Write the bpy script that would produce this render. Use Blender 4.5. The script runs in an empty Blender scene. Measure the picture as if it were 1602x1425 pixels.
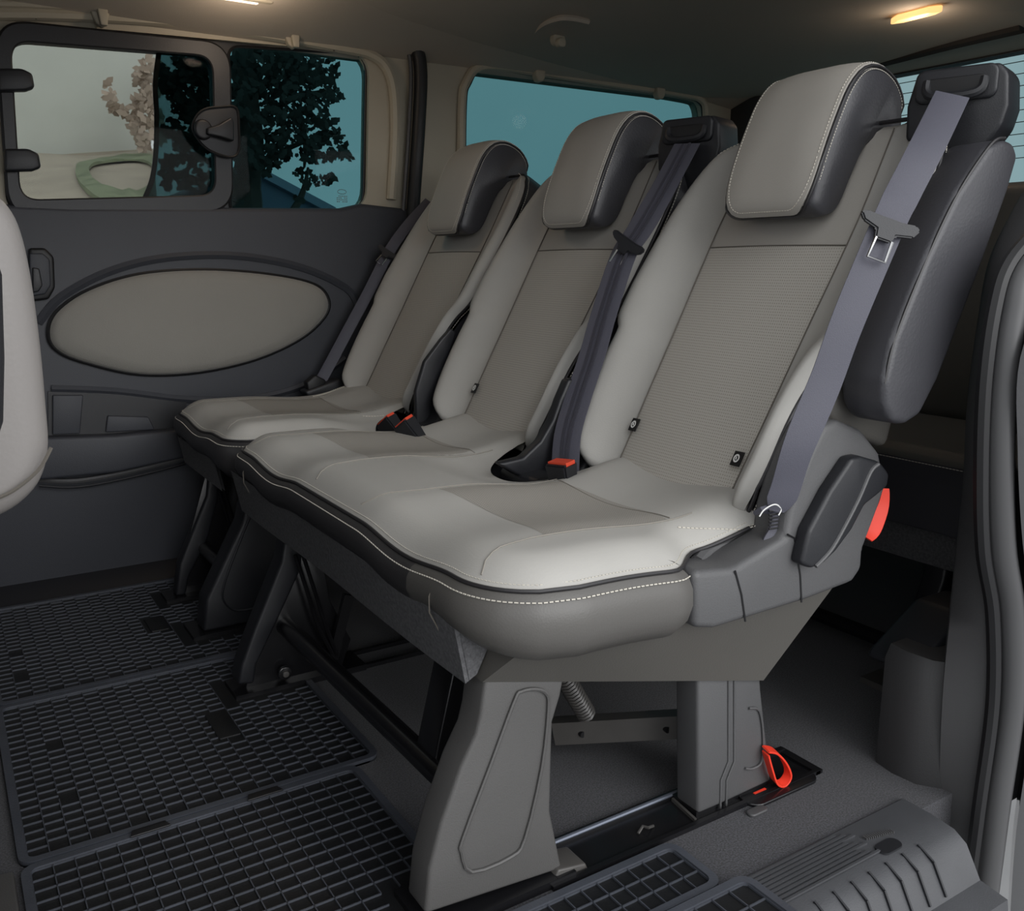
import bpy, bmesh, math, random
from mathutils import Vector, Matrix
random.seed(7)
S = bpy.context.scene
C = S.collection
pi = math.pi
# ------------------------------------------------------------------ camera
W, H = 1602, 1425
F = 1420.0
CAMZ = 0.80
PITCH = math.atan((H/2-410)/F)
YAW = math.atan((W/2+120)*math.cos(PITCH)/F)
fw = Vector((math.sin(YAW)*math.cos(PITCH), math.cos(YAW)*math.cos(PITCH), -math.sin(PITCH)))
rt = Vector((math.cos(YAW), -math.sin(YAW), 0))
up = rt.cross(fw)
cam = bpy.data.cameras.new('camera'); co = bpy.data.objects.new('camera', cam); C.objects.link(co)
co.matrix_world = Matrix(((rt.x, up.x, -fw.x, 0), (rt.y, up.y, -fw.y, 0), (rt.z, up.z, -fw.z, CAMZ), (0, 0, 0, 1)))
cam.sensor_fit = 'HORIZONTAL'; cam.sensor_width = 36; cam.lens = F/W*36
cam.clip_start = .02; cam.clip_end = 300
S.camera = co
def U(x, y, **k):
    """a measured point of the place: where the sight line meets a plane X=, Y= or Z="""
    r = fw + rt*((x-W/2)/F) + up*((H/2-y)/F)
    (a, v), = k.items(); i = 'XYZ'.index(a); o = Vector((0, 0, CAMZ))
    return o + r*((v-o[i])/r[i])
# ------------------------------------------------------------------ world, exposure
w = bpy.data.worlds.new('overcast'); S.world = w; w.use_nodes = True
nt = w.node_tree; nt.nodes.clear()
tc = nt.nodes.new('ShaderNodeTexCoord'); sep = nt.nodes.new('ShaderNodeSeparateXYZ')
ramp = nt.nodes.new('ShaderNodeValToRGB'); bg = nt.nodes.new('ShaderNodeBackground'); wo = nt.nodes.new('ShaderNodeOutputWorld')
no = nt.nodes.new('ShaderNodeTexNoise'); no.inputs['Scale'].default_value = 2.2; no.inputs['Detail'].default_value = 4
mx = nt.nodes.new('ShaderNodeMix'); mx.data_type = 'RGBA'; mx.blend_type = 'MULTIPLY'
r2 = nt.nodes.new('ShaderNodeValToRGB')
r2.color_ramp.elements[0].position = .35; r2.color_ramp.elements[0].color = (.82, .84, .86, 1)
r2.color_ramp.elements[1].position = .7; r2.color_ramp.elements[1].color = (1.06, 1.05, 1.04, 1)
e = ramp.color_ramp.elements
e[0].position = .0; e[0].color = (.42, .41, .40, 1); e[1].position = 1; e[1].color = (.80, .81, .83, 1)
for p, c in ((.49, (.45, .44, .43, 1)), (.51, (1.05, 1.06, 1.08, 1)), (.75, (.95, .96, .98, 1))):
    q = e.new(p); q.color = c
ma = nt.nodes.new('ShaderNodeMath'); ma.operation = 'MULTIPLY_ADD'; ma.inputs[1].default_value = .5; ma.inputs[2].default_value = .5
L = nt.links.new
L(tc.outputs['Generated'], sep.inputs[0]); L(sep.outputs['Z'], ma.inputs[0]); L(ma.outputs[0], ramp.inputs[0])
L(tc.outputs['Generated'], no.inputs['Vector']); L(no.outputs['Fac'], r2.inputs[0])
mx.inputs['Factor'].default_value = 1
L(ramp.outputs[0], mx.inputs['A']); L(r2.outputs[0], mx.inputs['B']); L(mx.outputs['Result'], bg.inputs['Color']); L(bg.outputs[0], wo.inputs[0])
bg.inputs['Strength'].default_value = 1.0
S.view_settings.view_transform = 'Standard'; S.view_settings.look = 'None'
S.view_settings.gamma = 1; S.view_settings.use_curve_mapping = False
S.view_settings.exposure = 0.62
S.cycles.use_denoising = True
S.cycles.max_bounces = 8; S.cycles.diffuse_bounces = 4; S.cycles.transparent_max_bounces = 12
sun = bpy.data.lights.new('veiled_sun', 'SUN'); sun.energy = 1.25; sun.angle = math.radians(50); sun.color = (1, 1, 1)
so = bpy.data.objects.new('veiled_sun', sun); C.objects.link(so)
so.rotation_euler = Vector((-.12, 1, -.42)).to_track_quat('-Z', 'Y').to_euler()

# ------------------------------------------------------------------ materials
def lin(c):
    return tuple(((v/255)/12.92 if v/255 <= .04045 else ((v/255+.055)/1.055)**2.4) for v in c) + (1,)
def mat(name, rgb, rough=.6, metal=0, spec=.5, bump=0, bscale=400, var=0, vscale=6, kind='noise', coat=0, emis=None, sheen=0):
    m = bpy.data.materials.new(name); m.use_nodes = True; n = m.node_tree; b = n.nodes['Principled BSDF']
    col = lin(rgb)
    b.inputs['Base Color'].default_value = col
    b.inputs['Roughness'].default_value = rough; b.inputs['Metallic'].default_value = metal
    b.inputs['Specular IOR Level'].default_value = spec
    b.inputs['Coat Weight'].default_value = coat
    b.inputs['Sheen Weight'].default_value = sheen
    tc = n.nodes.new('ShaderNodeTexCoord')
    if var:
        t = n.nodes.new('ShaderNodeTexNoise'); t.inputs['Scale'].default_value = vscale; t.inputs['Detail'].default_value = 6
        r = n.nodes.new('ShaderNodeValToRGB')
        r.color_ramp.elements[0].position = .3 if var < .4 else .40; r.color_ramp.elements[1].position = .7 if var < .4 else .62
        r.color_ramp.elements[0].color = tuple(v*(1-var) for v in col[:3])+(1,)
        r.color_ramp.elements[1].color = tuple(min(1, v*(1+var)) for v in col[:3])+(1,)
        n.links.new(tc.outputs['Object'], t.inputs['Vector']); n.links.new(t.outputs['Fac'], r.inputs[0]); n.links.new(r.outputs[0], b.inputs['Base Color'])
    if bump:
        if kind == 'voronoi':
            t = n.nodes.new('ShaderNodeTexVoronoi'); o = t.outputs['Distance']
        else:
            t = n.nodes.new('ShaderNodeTexNoise'); o = t.outputs['Fac']; t.inputs['Detail'].default_value = 3
        t.inputs['Scale'].default_value = bscale
        bp = n.nodes.new('ShaderNodeBump'); bp.inputs['Strength'].default_value = bump; bp.inputs['Distance'].default_value = .002
        n.links.new(tc.outputs['Object'], t.inputs['Vector']); n.links.new(o, bp.inputs['Height']); n.links.new(bp.outputs[0], b.inputs['Normal'])
    if emis:
        b.inputs['Emission Color'].default_value = lin(emis[0]); b.inputs['Emission Strength'].default_value = emis[1]
    return m
def perforated(name, rgb, hole, pitch=.0042, rot=0):
    """leather with rows of punched holes"""
    m = mat(name, rgb, .6, bump=.12, bscale=500); n = m.node_tree; b = n.nodes['Principled BSDF']
    tc = n.nodes.new('ShaderNodeTexCoord'); mp = n.nodes.new('ShaderNodeMapping')
    mp.inputs['Rotation'].default_value = (0, rot, 0); mp.inputs['Scale'].default_value = (0, 1/pitch, 1/pitch) if rot == 0 else (1/pitch, 1/pitch, 0)
    vt = n.nodes.new('ShaderNodeTexVoronoi'); vt.inputs['Scale'].default_value = 1; vt.inputs['Randomness'].default_value = .08
    r = n.nodes.new('ShaderNodeValToRGB'); r.color_ramp.elements[0].position = .16; r.color_ramp.elements[1].position = .24
    r.color_ramp.elements[0].color = lin(hole); r.color_ramp.elements[1].color = lin(rgb)
    n.links.new(tc.outputs['Object'], mp.inputs[0]); n.links.new(mp.outputs[0], vt.inputs['Vector'])
    n.links.new(vt.outputs['Distance'], r.inputs[0]); n.links.new(r.outputs[0], b.inputs['Base Color'])
    return m
def glass(name, tint, refl=.08):
    m = bpy.data.materials.new(name); m.use_nodes = True; n = m.node_tree; n.nodes.clear()
    o = n.nodes.new('ShaderNodeOutputMaterial'); t = n.nodes.new('ShaderNodeBsdfTransparent'); g = n.nodes.new('ShaderNodeBsdfGlossy'); x = n.nodes.new('ShaderNodeMixShader')
    t.inputs[0].default_value = tint+(1,); g.inputs['Roughness'].default_value = .02; g.inputs[0].default_value = (1, 1, 1, 1)
    x.inputs[0].default_value = refl
    n.links.new(t.outputs[0], x.inputs[1]); n.links.new(g.outputs[0], x.inputs[2]); n.links.new(x.outputs[0], o.inputs[0])
    return m
M = {
 'beige': mat('beige_leather', (170, 168, 163), .5, spec=.4, bump=.06, bscale=420, kind='voronoi', var=.03, vscale=9),
 'beige2': mat('beige_leather_matt', (168, 164, 157), .55, spec=.4, bump=.06, bscale=420, kind='voronoi', var=.03),
 'perf': perforated('perforated_leather', (180, 176, 168), (134, 129, 121)),
 'perfc': perforated('perforated_cushion_leather', (152, 148, 141), (118, 115, 109), rot=.0001),
 'dark': mat('charcoal_leather', (58, 58, 62), .42, spec=.5, bump=.10, bscale=260, kind='voronoi', var=.05),
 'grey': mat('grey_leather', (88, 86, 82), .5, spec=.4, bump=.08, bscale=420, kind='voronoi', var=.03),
 'grey2': mat('cushion_border_leather', (86, 84, 81), .42, spec=.5, bump=.07, bscale=420, kind='voronoi'),
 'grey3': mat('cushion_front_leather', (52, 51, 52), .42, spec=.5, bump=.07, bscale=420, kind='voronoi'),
 'thread': mat('white_thread', (205, 200, 188), .7),
 'piping': mat('black_piping', (38, 37, 39), .45),
 'seaml': mat('pale_crease_cord', (134, 130, 122), .8),
 'seam': mat('seam_shadow_cord', (96, 91, 84), .8),
 'plas': mat('grey_plastic', (80, 80, 81), .5, bump=.25, bscale=700, var=.03),
 'plas_l': mat('leg_plastic', (80, 79, 78), .55, bump=.25, bscale=700, var=.04),
 'plas_d': mat('black_plastic', (28, 29, 33), .45, bump=.15, bscale=700),
 'pan': mat('door_panel_plastic', (56, 58, 64), .55, bump=.2, bscale=500, var=.03),
 'pand': mat('pillar_plastic', (46, 46, 47), .6, bump=.2, bscale=500, var=.04),
 'fab': mat('panel_fabric', (142, 139, 132), .9, bump=.3, bscale=600, var=.03, sheen=.2),
 'trimb': mat('beige_trim_plastic', (176, 168, 150), .6, bump=.1, bscale=500, var=.02),
 'head': mat('headliner', (182, 172, 158), .95, bump=.2, bscale=500, var=.02),
 'headd': mat('dark_headliner_edge', (52, 50, 48), .9),
 'belt': mat('belt_webbing', (78, 78, 88), .55, bump=.3, bscale=900, spec=.4),
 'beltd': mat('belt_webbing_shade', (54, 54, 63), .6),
 'metal': mat('bright_metal', (190, 190, 190), .25, metal=1),
 'steelb': mat('worn_steel_edge', (112, 118, 130), .45, metal=.7),
 'bmetal': mat('black_metal', (22, 22, 24), .25, spec=.6),
 'steel': mat('painted_steel', (74, 72, 70), .4, spec=.5, var=.1, vscale=20),
 'red': mat('red_strap', (235, 62, 40), .5),
 'redp': mat('red_button', (215, 75, 50), .4),
 'rub_shade': mat('black_rubber_shaded', (22, 23, 25), .5, spec=.4, bump=.2, bscale=300, var=.2, vscale=14),  # same rubber as the ribs, darkened like shaded cell floors
 'rub': mat('black_rubber_lit', (68, 71, 78), .32, spec=.5, bump=.2, bscale=300, var=.12, vscale=14),  # ribs and rims, lightened as if catching the sky
 'carpet': mat('charcoal_carpet', (52, 52, 57), 1, bump=.5, bscale=900, var=.60, vscale=380, sheen=.2),
 'felt': mat('grey_felt', (84, 84, 86), 1, bump=1, bscale=400, var=.3, vscale=200),
 'pill': mat('pillar_trim', (70, 70, 71), .55, bump=.2, bscale=700),
 'sill': mat('sill_plastic', (66, 67, 70), .5, bump=.2, bscale=500, var=.12, vscale=12),
 'seal': mat('rubber_seal', (20, 20, 22), .5),
 'sealg': mat('door_seal', (74, 74, 75), .42, spec=.5),
 'paint': mat('black_car_paint', (14, 14, 18), .12, coat=1),
 'glass': glass('tinted_glass', (.22, .35, .365), .0015),
 'glassc': glass('clear_side_glass', (.52, .54, .53), .0015), 'glassr': glass('tailgate_glass', (.40, .49, .50), .0015),
 'white': mat('white_print', (215, 215, 212), .6),
 'etch': mat('etched_mark', (120, 140, 142), .6),
 'lamp': mat('lamp_lens', (240, 190, 140), .3, emis=((255, 190, 120), .9)),
 'lampr': mat('warm_lamp_lens', (240, 220, 200), .3, emis=((255, 225, 200), 1.4)),
 'frontb': mat('front_seat_leather', (132, 128, 125), .45, bump=.06, bscale=260, kind='voronoi'),
}
# ------------------------------------------------------------------ builders
ORG = {}
def finish(me, sharp=40, smooth=True):
    if smooth:
        for p in me.polygons: p.use_smooth = True
        me.set_sharp_from_angle(angle=math.radians(sharp))
def mesh(name, vs, fs, m, sharp=40):
    me = bpy.data.meshes.new(name); me.from_pydata([tuple(v) for v in vs], [], fs); me.update()
    bm = bmesh.new(); bm.from_mesh(me); bmesh.ops.recalc_face_normals(bm, faces=bm.faces); bm.to_mesh(me); bm.free()
    me.materials.append(M[m] if isinstance(m, str) else m); finish(me, sharp)
    return me
def bmmesh(name, bm, m, sharp=40):
    bmesh.ops.recalc_face_normals(bm, faces=bm.faces)
    me = bpy.data.meshes.new(name); bm.to_mesh(me); bm.free(); me.materials.append(M[m] if isinstance(m, str) else m); finish(me, sharp)
    return me
def put(me, name, parent=None, loc=(0, 0, 0), **props):
    """link a mesh whose vertices are relative to world point loc"""
    o = bpy.data.objects.new(name, me); C.objects.link(o)
    loc = Vector(loc)
    if parent is None: o.location = loc
    else:
        o.parent = parent; o.location = loc - ORG[parent.name]
    ORG[o.name] = loc
    for k, v in props.items(): o[k] = v
    return o
def thing(name, label, cat, loc=(0, 0, 0), group=None):
    o = bpy.data.objects.new(name, None); C.objects.link(o); o.location = loc; o.empty_display_size = .05
    ORG[o.name] = Vector(loc); o['label'] = label; o['category'] = cat
    if group: o['group'] = group
    return o
class MB:
    def __init__(s): s.v = []; s.f = []
    def add(s, vs, fs):
        n = len(s.v); s.v += [tuple(v) for v in vs]; s.f += [tuple(i+n for i in f) for f in fs]; return s
    def box(s, a, b):
        (x0, y0, z0), (x1, y1, z1) = a, b
        return s.add([(x0,y0,z0),(x1,y0,z0),(x1,y1,z0),(x0,y1,z0),(x0,y0,z1),(x1,y0,z1),(x1,y1,z1),(x0,y1,z1)],
                     [(0,3,2,1),(4,5,6,7),(0,1,5,4),(1,2,6,5),(2,3,7,6),(3,0,4,7)])
    def bar(s, p, q, w, h, upv=(0, 0, 1)):
        p = Vector(p); q = Vector(q); d = (q-p).normalized(); u = Vector(upv)
        sd = d.cross(u)
        if sd.length < 1e-5: sd = d.cross(Vector((1, 0, 0)))
        sd.normalize(); u = sd.cross(d)
        vs = [c+sd*a*w/2+u*b*h/2 for c in (p, q) for a, b in ((-1,-1),(1,-1),(1,1),(-1,1))]
        return s.add(vs, [(0,1,2,3),(7,6,5,4),(0,4,5,1),(1,5,6,2),(2,6,7,3),(3,7,4,0)])
    def tube(s, pts, r, n=8, closed=False, cap=True, rf=None):
        pts = [Vector(p) for p in pts]; N = len(pts); rings = []
        prev = None
        for i in range(N):
            a = pts[(i-1) % N] if (closed or i > 0) else pts[i]; b = pts[(i+1) % N] if (closed or i < N-1) else pts[i]
            d = (b-a).normalized()
            if prev is None:
                k = Vector((0, 0, 1)) if abs(d.z) < .9 else Vector((1, 0, 0)); sd = d.cross(k).normalized()
            else:
                sd = (prev - d*prev.dot(d)).normalized()
            prev = sd; u = d.cross(sd); rr = r if rf is None else rf(i/(N-1))
            rings.append([pts[i]+(sd*math.cos(2*pi*j/n)+u*math.sin(2*pi*j/n))*rr for j in range(n)])
        vs = [v for R_ in rings for v in R_]; fs = []
        for i in range(N if closed else N-1):
            k = (i+1) % N
            for j in range(n): fs.append((i*n+j, i*n+(j+1) % n, k*n+(j+1) % n, k*n+j))
        if not closed and cap: fs += [tuple(range(n))[::-1], tuple((N-1)*n+j for j in range(n))]
        return s.add(vs, fs)
    def mesh(s, name, m, sharp=40): return mesh(name, s.v, s.f, m, sharp)
def grid(name, fn, nu, nv, m, sharp=60, closed_u=False):
    vs = [fn(i/nu, j/nv) for j in range(nv+1) for i in range(nu+1)]; k = nu+1
    return mesh(name, vs, [(j*k+i, j*k+i+1, (j+1)*k+i+1, (j+1)*k+i) for j in range(nv) for i in range(nu)], m, sharp)
def rawgrid(mb, fn, nu, nv):
    k = nu+1
    mb.add([fn(i/nu, j/nv) for j in range(nv+1) for i in range(nu+1)], [(j*k+i, j*k+i+1, (j+1)*k+i+1, (j+1)*k+i) for j in range(nv) for i in range(nu)])
def prism(name, poly, d0, d1, m, axis='Y', bev=.006, seg=3, taper=1, sharp=40):
    """polygon in the plane across axis, extruded from d0 to d1 with rounded edges"""
    def P(a, b, d): return {'Y': (a, d, b), 'X': (d, a, b), 'Z': (a, b, d)}[axis]
    n = len(poly); bm = bmesh.new()
    cx = sum(p[0] for p in poly)/n; cy = sum(p[1] for p in poly)/n
    A = [bm.verts.new(P(a, b, d0)) for a, b in poly]
    B = [bm.verts.new(P(cx+(a-cx)*taper, cy+(b-cy)*taper, d1)) for a, b in poly]
    bm.faces.new(A); bm.faces.new(B[::-1])
    for i in range(n): bm.faces.new((A[i], A[(i+1) % n], B[(i+1) % n], B[i]))
    bmesh.ops.recalc_face_normals(bm, faces=bm.faces)
    if bev:
        ed = [e for e in bm.edges if e.calc_face_angle(0) > .35]
        bmesh.ops.bevel(bm, geom=ed, offset=bev, segments=seg, profile=.5, affect='EDGES', clamp_overlap=True)
    big = [f for f in bm.faces if len(f.verts) > 4]
    bmesh.ops.triangulate(bm, faces=big)
    return bmmesh(name, bm, m, sharp)
def catmull(pts, n=6, closed=False):
    pts = [Vector(p) for p in pts]; N = len(pts); out = []
    for i in range(N if closed else N-1):
        g = (lambda k: pts[k % N]) if closed else (lambda k: pts[max(0, min(N-1, k))])
        a, b, c, d = g(i-1), g(i), g(i+1), g(i+2)
        for j in range(n):
            t = j/n
            out.append(.5*((2*b)+(c-a)*t+(2*a-5*b+4*c-d)*t*t+(3*b-a-3*c+d)*t**3))
    if not closed: out.append(pts[-1])
    return out
def interp(tab, t):
    if t <= tab[0][0]: return tab[0][1]
    for (a, x), (b, y) in zip(tab, tab[1:]):
        if t <= b:
            s = (t-a)/(b-a); s = s*s*(3-2*s) if False else s
            return x+(y-x)*s
    return tab[-1][1]
def rsmooth(tab):
    """smooth table lookup through catmull"""
    c = catmull([Vector((a, b, 0)) for a, b in tab], 8)
    return lambda t: interp([(p.x, p.y) for p in c], t)
def rpoly(pts, r, n=6):
    out = []; N = len(pts)
    for i, (x, y) in enumerate(pts):
        p = Vector((x, y)); a = Vector(pts[i-1]); b = Vector(pts[(i+1) % N]); rr = r[i] if isinstance(r, (list, tuple)) else r
        da = (a-p).normalized()*rr; db = (b-p).normalized()*rr
        for k in range(n+1):
            t = k/n; q = (p+da)*(1-t)**2 + p*2*t*(1-t) + (p+db)*t*t; out.append((q.x, q.y))
    return out
def resample(pts, step):
    out = [pts[0].copy()]; acc = 0
    for a, b in zip(pts, pts[1:]):
        l = (b-a).length
        while acc+l >= step:
            t = (step-acc)/l; a = a.lerp(b, t); out.append(a.copy()); l = (b-a).length; acc = 0
        acc += l
    return out
def stitches(name, pts, m='thread', ln=.0042, gap=.0020, w=.0012):
    p = resample([Vector(q) for q in pts], ln+gap); mb = MB()
    for a, b in zip(p, p[1:]):
        mb.bar(a, a.lerp(b, ln/(ln+gap)), w, w)
    return mb.mesh(name, m)
def ribbon(name, pts, wdir, w, th, m, wf=None):
    """flat webbing along pts; wdir = direction (or list) across the band"""
    pts = [Vector(p) for p in pts]; n = len(pts); vs = []; fs = []
    for i, p in enumerate(pts):
        d = (pts[min(n-1, i+1)]-pts[max(0, i-1)]).normalized()
        wd = Vector(wdir[i] if isinstance(wdir, list) else wdir); wd = (wd-d*wd.dot(d)).normalized(); nn = d.cross(wd)
        ww = w*(wf(i/(n-1)) if wf else 1)
        prof = [(-.5, -.3), (-.47, -.5), (.47, -.5), (.5, -.3), (.5, .3), (.47, .5), (-.47, .5), (-.5, .3)]
        vs += [p+wd*a*ww+nn*b*th for a, b in prof]
    k = 8
    for i in range(n-1):
        for j in range(k): fs.append((i*k+j, i*k+(j+1) % k, (i+1)*k+(j+1) % k, (i+1)*k+j))
    fs += [tuple(range(k))[::-1], tuple((n-1)*k+j for j in range(k))]
    return mesh(name, vs, fs, m, 30)
def rrect(cx, cy, hw, hh, r, n=6):
    out = []
    for sx, sy, a0 in ((1, 1, 0), (-1, 1, pi/2), (-1, -1, pi), (1, -1, 3*pi/2)):
        for k in range(n+1):
            a = a0+k/n*pi/2; out.append((cx+sx*(hw-r)+r*math.cos(a), cy+sy*(hh-r)+r*math.sin(a)))
    return out
def ringplate(name, outer, inner, d0, d1, m, axis='Y'):
    """frame between two outlines with equal point counts"""
    def P(p, d): return {'Y': (p[0], d, p[1]), 'X': (d, p[0], p[1]), 'Z': (p[0], p[1], d)}[axis]
    n = len(outer); vs = [P(p, d0) for p in outer]+[P(p, d0) for p in inner]+[P(p, d1) for p in outer]+[P(p, d1) for p in inner]; fs = []
    for i in range(n):
        j = (i+1) % n
        fs += [(i, j, n+j, n+i), (2*n+i, 3*n+i, 3*n+j, 2*n+j), (i, 2*n+i, 2*n+j, j), (n+i, n+j, 3*n+j, 3*n+i)]
    return mesh(name, vs, fs, m, 40)
def panel_with_holes(name, outer, holes, d, th, m, axis='Y'):
    """flat wall with holes, filled by triangulation"""
    bm = bmesh.new()
    def P(p, dd): return {'Y': (p[0], dd, p[1]), 'X': (dd, p[0], p[1]), 'Z': (p[0], p[1], dd)}[axis]
    es = []
    for loop in [outer]+holes:
        v = [bm.verts.new(P(p, d)) for p in loop]
        es += [bm.edges.new((v[i], v[(i+1) % len(v)])) for i in range(len(v))]
    bmesh.ops.triangle_fill(bm, use_beauty=True, use_dissolve=False, edges=es)
    r = bmesh.ops.extrude_face_region(bm, geom=list(bm.faces))
    vv = [g for g in r['geom'] if isinstance(g, bmesh.types.BMVert)]
    off = Vector(P((0, 0), th))
    bmesh.ops.translate(bm, vec=off, verts=vv)
    return bmmesh(name, bm, m, 40)
# ================================================================== THE SETTING
YW = 2.44        # far side wall
def sc(ps, **k): return [U(x, y, **k) for x, y in ps]
def xz(ps, Y=YW): return [(p.x, p.z) for p in sc(ps, Y=Y)]
# floor
mb = MB(); mb.box((-.9, .70, -.06), (2.62, 2.52, 0))
floor = put(mb.mesh('floor', 'carpet'), 'floor', kind='structure')
# far wall: dark lower panel and beige upper frame round the openings
win_a = rrect(.655, 1.118, .445, .205, .07)         # opening of the front side window
win_a = rpoly(xz([(-6,30),(578,84),(574,327),(10,342)]), .06)
win_b = rpoly(xz([(730,104),(1099,156),(1096,330),(726,430)]), .06)
wall = put(panel_with_holes('wall_far', [(-.9, .70), (1.20, .70), (1.20, 1.50), (-.9, 1.50)], [win_a], YW, .05, 'trimb'), 'wall_far', kind='structure')
put(panel_with_holes('pillar_panel', [(1.20, 0), (2.62, 0), (2.62, 1.50), (1.20, 1.50)], [win_b], YW, .05, 'trimb'), 'wall_rear_side', kind='structure')
lower = prism('lower', [(-.9, 0), (1.22, 0), (1.22, .945), (1.04, .958), (.98, .944), (.3, .926), (.1, .93), (-.9, .97)], YW-.03, YW+.03, 'pan', bev=.012)
low = put(lower, 'door_panel', wall, label='dark grey plastic lower door panel')
# oval fabric insert of the panel with its black edge
ov = catmull([U(x, y, Y=YW-.045) for x, y in [(79,525),(90,490),(140,455),(220,430),(320,423),(420,430),(490,445),(513,468),(508,495),(470,530),(400,562),(310,582),(220,585),(140,568),(95,550)]], 6, True)
cen = sum(ov, Vector())/len(ov)
def ovpt(k, r, y): p = cen+(ov[k]-cen)*r; return (p.x, y, p.z)
n = len(ov); vs = []; fs = []
for ri, (r, y) in enumerate(((0.001, .066), (.4, .065), (.8, .060), (.95, .052), (1.0, .040), (1.01, .02))):
    vs += [ovpt(k, r, YW-y) for k in range(n)]
    if ri: fs += [((ri-1)*n+k, (ri-1)*n+(k+1) % n, ri*n+(k+1) % n, ri*n+k) for k in range(n)]
put(mesh('oval', vs, fs, 'fab', 60), 'panel_insert', wall, label='pale oval fabric insert')
put(MB().tube([ovpt(k, 1.012, YW-.036) for k in range(n)], .005, 6, True).mesh('e', 'seal'), 'insert_edge', wall, label='black gap round the oval')
# raised swoosh above the oval
sw = catmull(sc([(60,505),(95,465),(170,425),(260,403),(370,400),(470,418),(540,450),(560,480)], Y=YW-.03), 5)
put(MB().tube(sw, .011, 6).mesh('sw', 'pan'), 'panel_ridge', wall)
sw = catmull(sc([(80,608),(180,612),(300,625),(400,622),(480,600),(540,560)], Y=YW-.03), 5)
put(MB().tube(sw, .010, 6).mesh('sw', 'pan'), 'panel_ridge', wall)
# storage pocket: dark recess, lip
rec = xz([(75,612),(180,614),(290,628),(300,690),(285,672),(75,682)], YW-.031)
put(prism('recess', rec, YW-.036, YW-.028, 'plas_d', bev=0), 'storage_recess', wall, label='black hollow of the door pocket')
for q in ([(82,618),(130,618),(125,678),(82,680)], [(168,650),(232,652),(242,672),(165,676)]):
    put(prism('pad', xz(q, YW-.04), YW-.044, YW-.034, 'pan', bev=.003), 'recess_pad', wall)
pk = xz([(60,684),(180,680),(290,670),(300,712),(180,738),(60,750)], YW-.06)
put(prism('lip', pk, YW-.075, YW-.03, 'pan', bev=.008), 'pocket_lip', wall)
ln = catmull(sc([(60,750),(120,752),(200,738),(290,716)], Y=YW-.05), 5)
put(MB().tube(ln, .006, 6).mesh('l', 'plas'), 'panel_crease', wall)
put(MB().tube([p-Vector((0, 0, .016)) for p in ln], .003, 6).mesh('l', 'plas_d'), 'panel_crease', wall)
# recessed pull handle near the front of the panel
hl = xz([(45,388),(70,388),(84,402),(86,450),(76,468),(45,472)], YW-.04)
put(prism('h', hl, YW-.048, YW-.03, 'seal', bev=.006), 'pull_handle', wall, label='black rounded pull handle rim')
hl2 = xz([(45,396),(66,396),(77,406),(79,446),(70,460),(45,464)], YW-.04)
put(prism('h', hl2, YW-.054, YW-.04, 'pan', bev=.004), 'pull_handle_cup', wall)
put(prism('h', xz([(50,418),(61,420),(66,446),(60,456),(50,458)], YW-.05), YW-.062, YW-.05, 'plas_d', bev=.003), 'pull_handle_lever', wall)
# window reveal: beige step around upper edge, right curve
rv = catmull(sc([(-40,22),(60,22),(200,28),(330,40),(520,72),(585,88),(612,125),(618,200),(612,312)], Y=YW-.01), 6)
put(MB().tube(rv, .014, 8).mesh('rv', 'trimb'), 'window_reveal', wall)
rv = catmull(sc([(-40,4),(80,8),(300,24),(520,50),(600,75)], Y=YW-.02), 6)
put(MB().tube(rv, .010, 8).mesh('rv', 'trimb'), 'cover_rail', wall)
put(MB().bar(U(57,-5,Y=YW-.016), U(56,30,Y=YW-.016), .003, .004).mesh('j', 'seam'), 'trim_joint', wall)
put(MB().bar(U(534,42,Y=YW-.016), U(522,80,Y=YW-.016), .003, .004).mesh('j', 'seam'), 'trim_joint', wall)
# black door seal loop between the door panel and the rear quarter
sl = catmull(sc([(120,-40),(240,-14),(400,8),(560,34),(620,48),(648,70),(658,110),(655,200),(646,330),(640,420),(600,520),(560,640)], Y=YW-.035), 8)
put(MB().tube(sl, .019, 10).mesh('seal', 'seal'), 'trim_1', kind='structure')
put(MB().tube([p+Vector((-.024, .012, .003)) for p in sl[:-18]], .006, 6).mesh('seal', 'sealg'), 'trim_2', kind='structure')
# dark quarter trim below the rear side window and the dark wheel box
put(prism('q', [(1.20, 0), (2.6, 0), (2.6, 1.0), (1.36, .96), (1.23, .93), (1.20, .9)], YW-.03, YW+.01, 'pan', bev=.01), 'quarter_panel', bpy.data.objects['wall_rear_side'])
# reveal of rear side window
rw = catmull(sc([(722,400),(722,180),(730,128),(760,103),(850,114),(960,131),(1060,146),(1097,156),(1104,185),(1104,260)], Y=YW-.008), 6)
put(MB().tube(rw, .013, 8).mesh('rw', 'trimb'), 'window_reveal', bpy.data.objects['wall_rear_side'])
put(MB().tube(catmull(sc([(728,400),(728,180),(736,130),(762,108),(850,120),(960,136),(1060,151),(1093,160),(1099,185),(1099,260)], Y=YW-.004), 6), .004, 6).mesh('rw', 'seal'), 'window_gasket', bpy.data.objects['wall_rear_side'])
# ceiling
def ceil_fn(u, v):
    x = -.9+3.52*u; y = .70+1.78*v
    z = 1.42
    if y > 2.1: z -= .075*((y-2.1)/.36)**1.6
    if y < 1.0: z -= .07*((1.0-y)/.3)**2
    if x > 2.2: z -= .05*((x-2.2)/.4)**1.5
    return (x, y, z)
cm = MB(); rawgrid(cm, ceil_fn, 40, 30); rawgrid(cm, lambda u, v: tuple(Vector(ceil_fn(u, v))+Vector((0, 0, .05))), 2, 2)
ceil = put(cm.mesh('ceiling', 'head', 60), 'ceiling', kind='structure')
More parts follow.
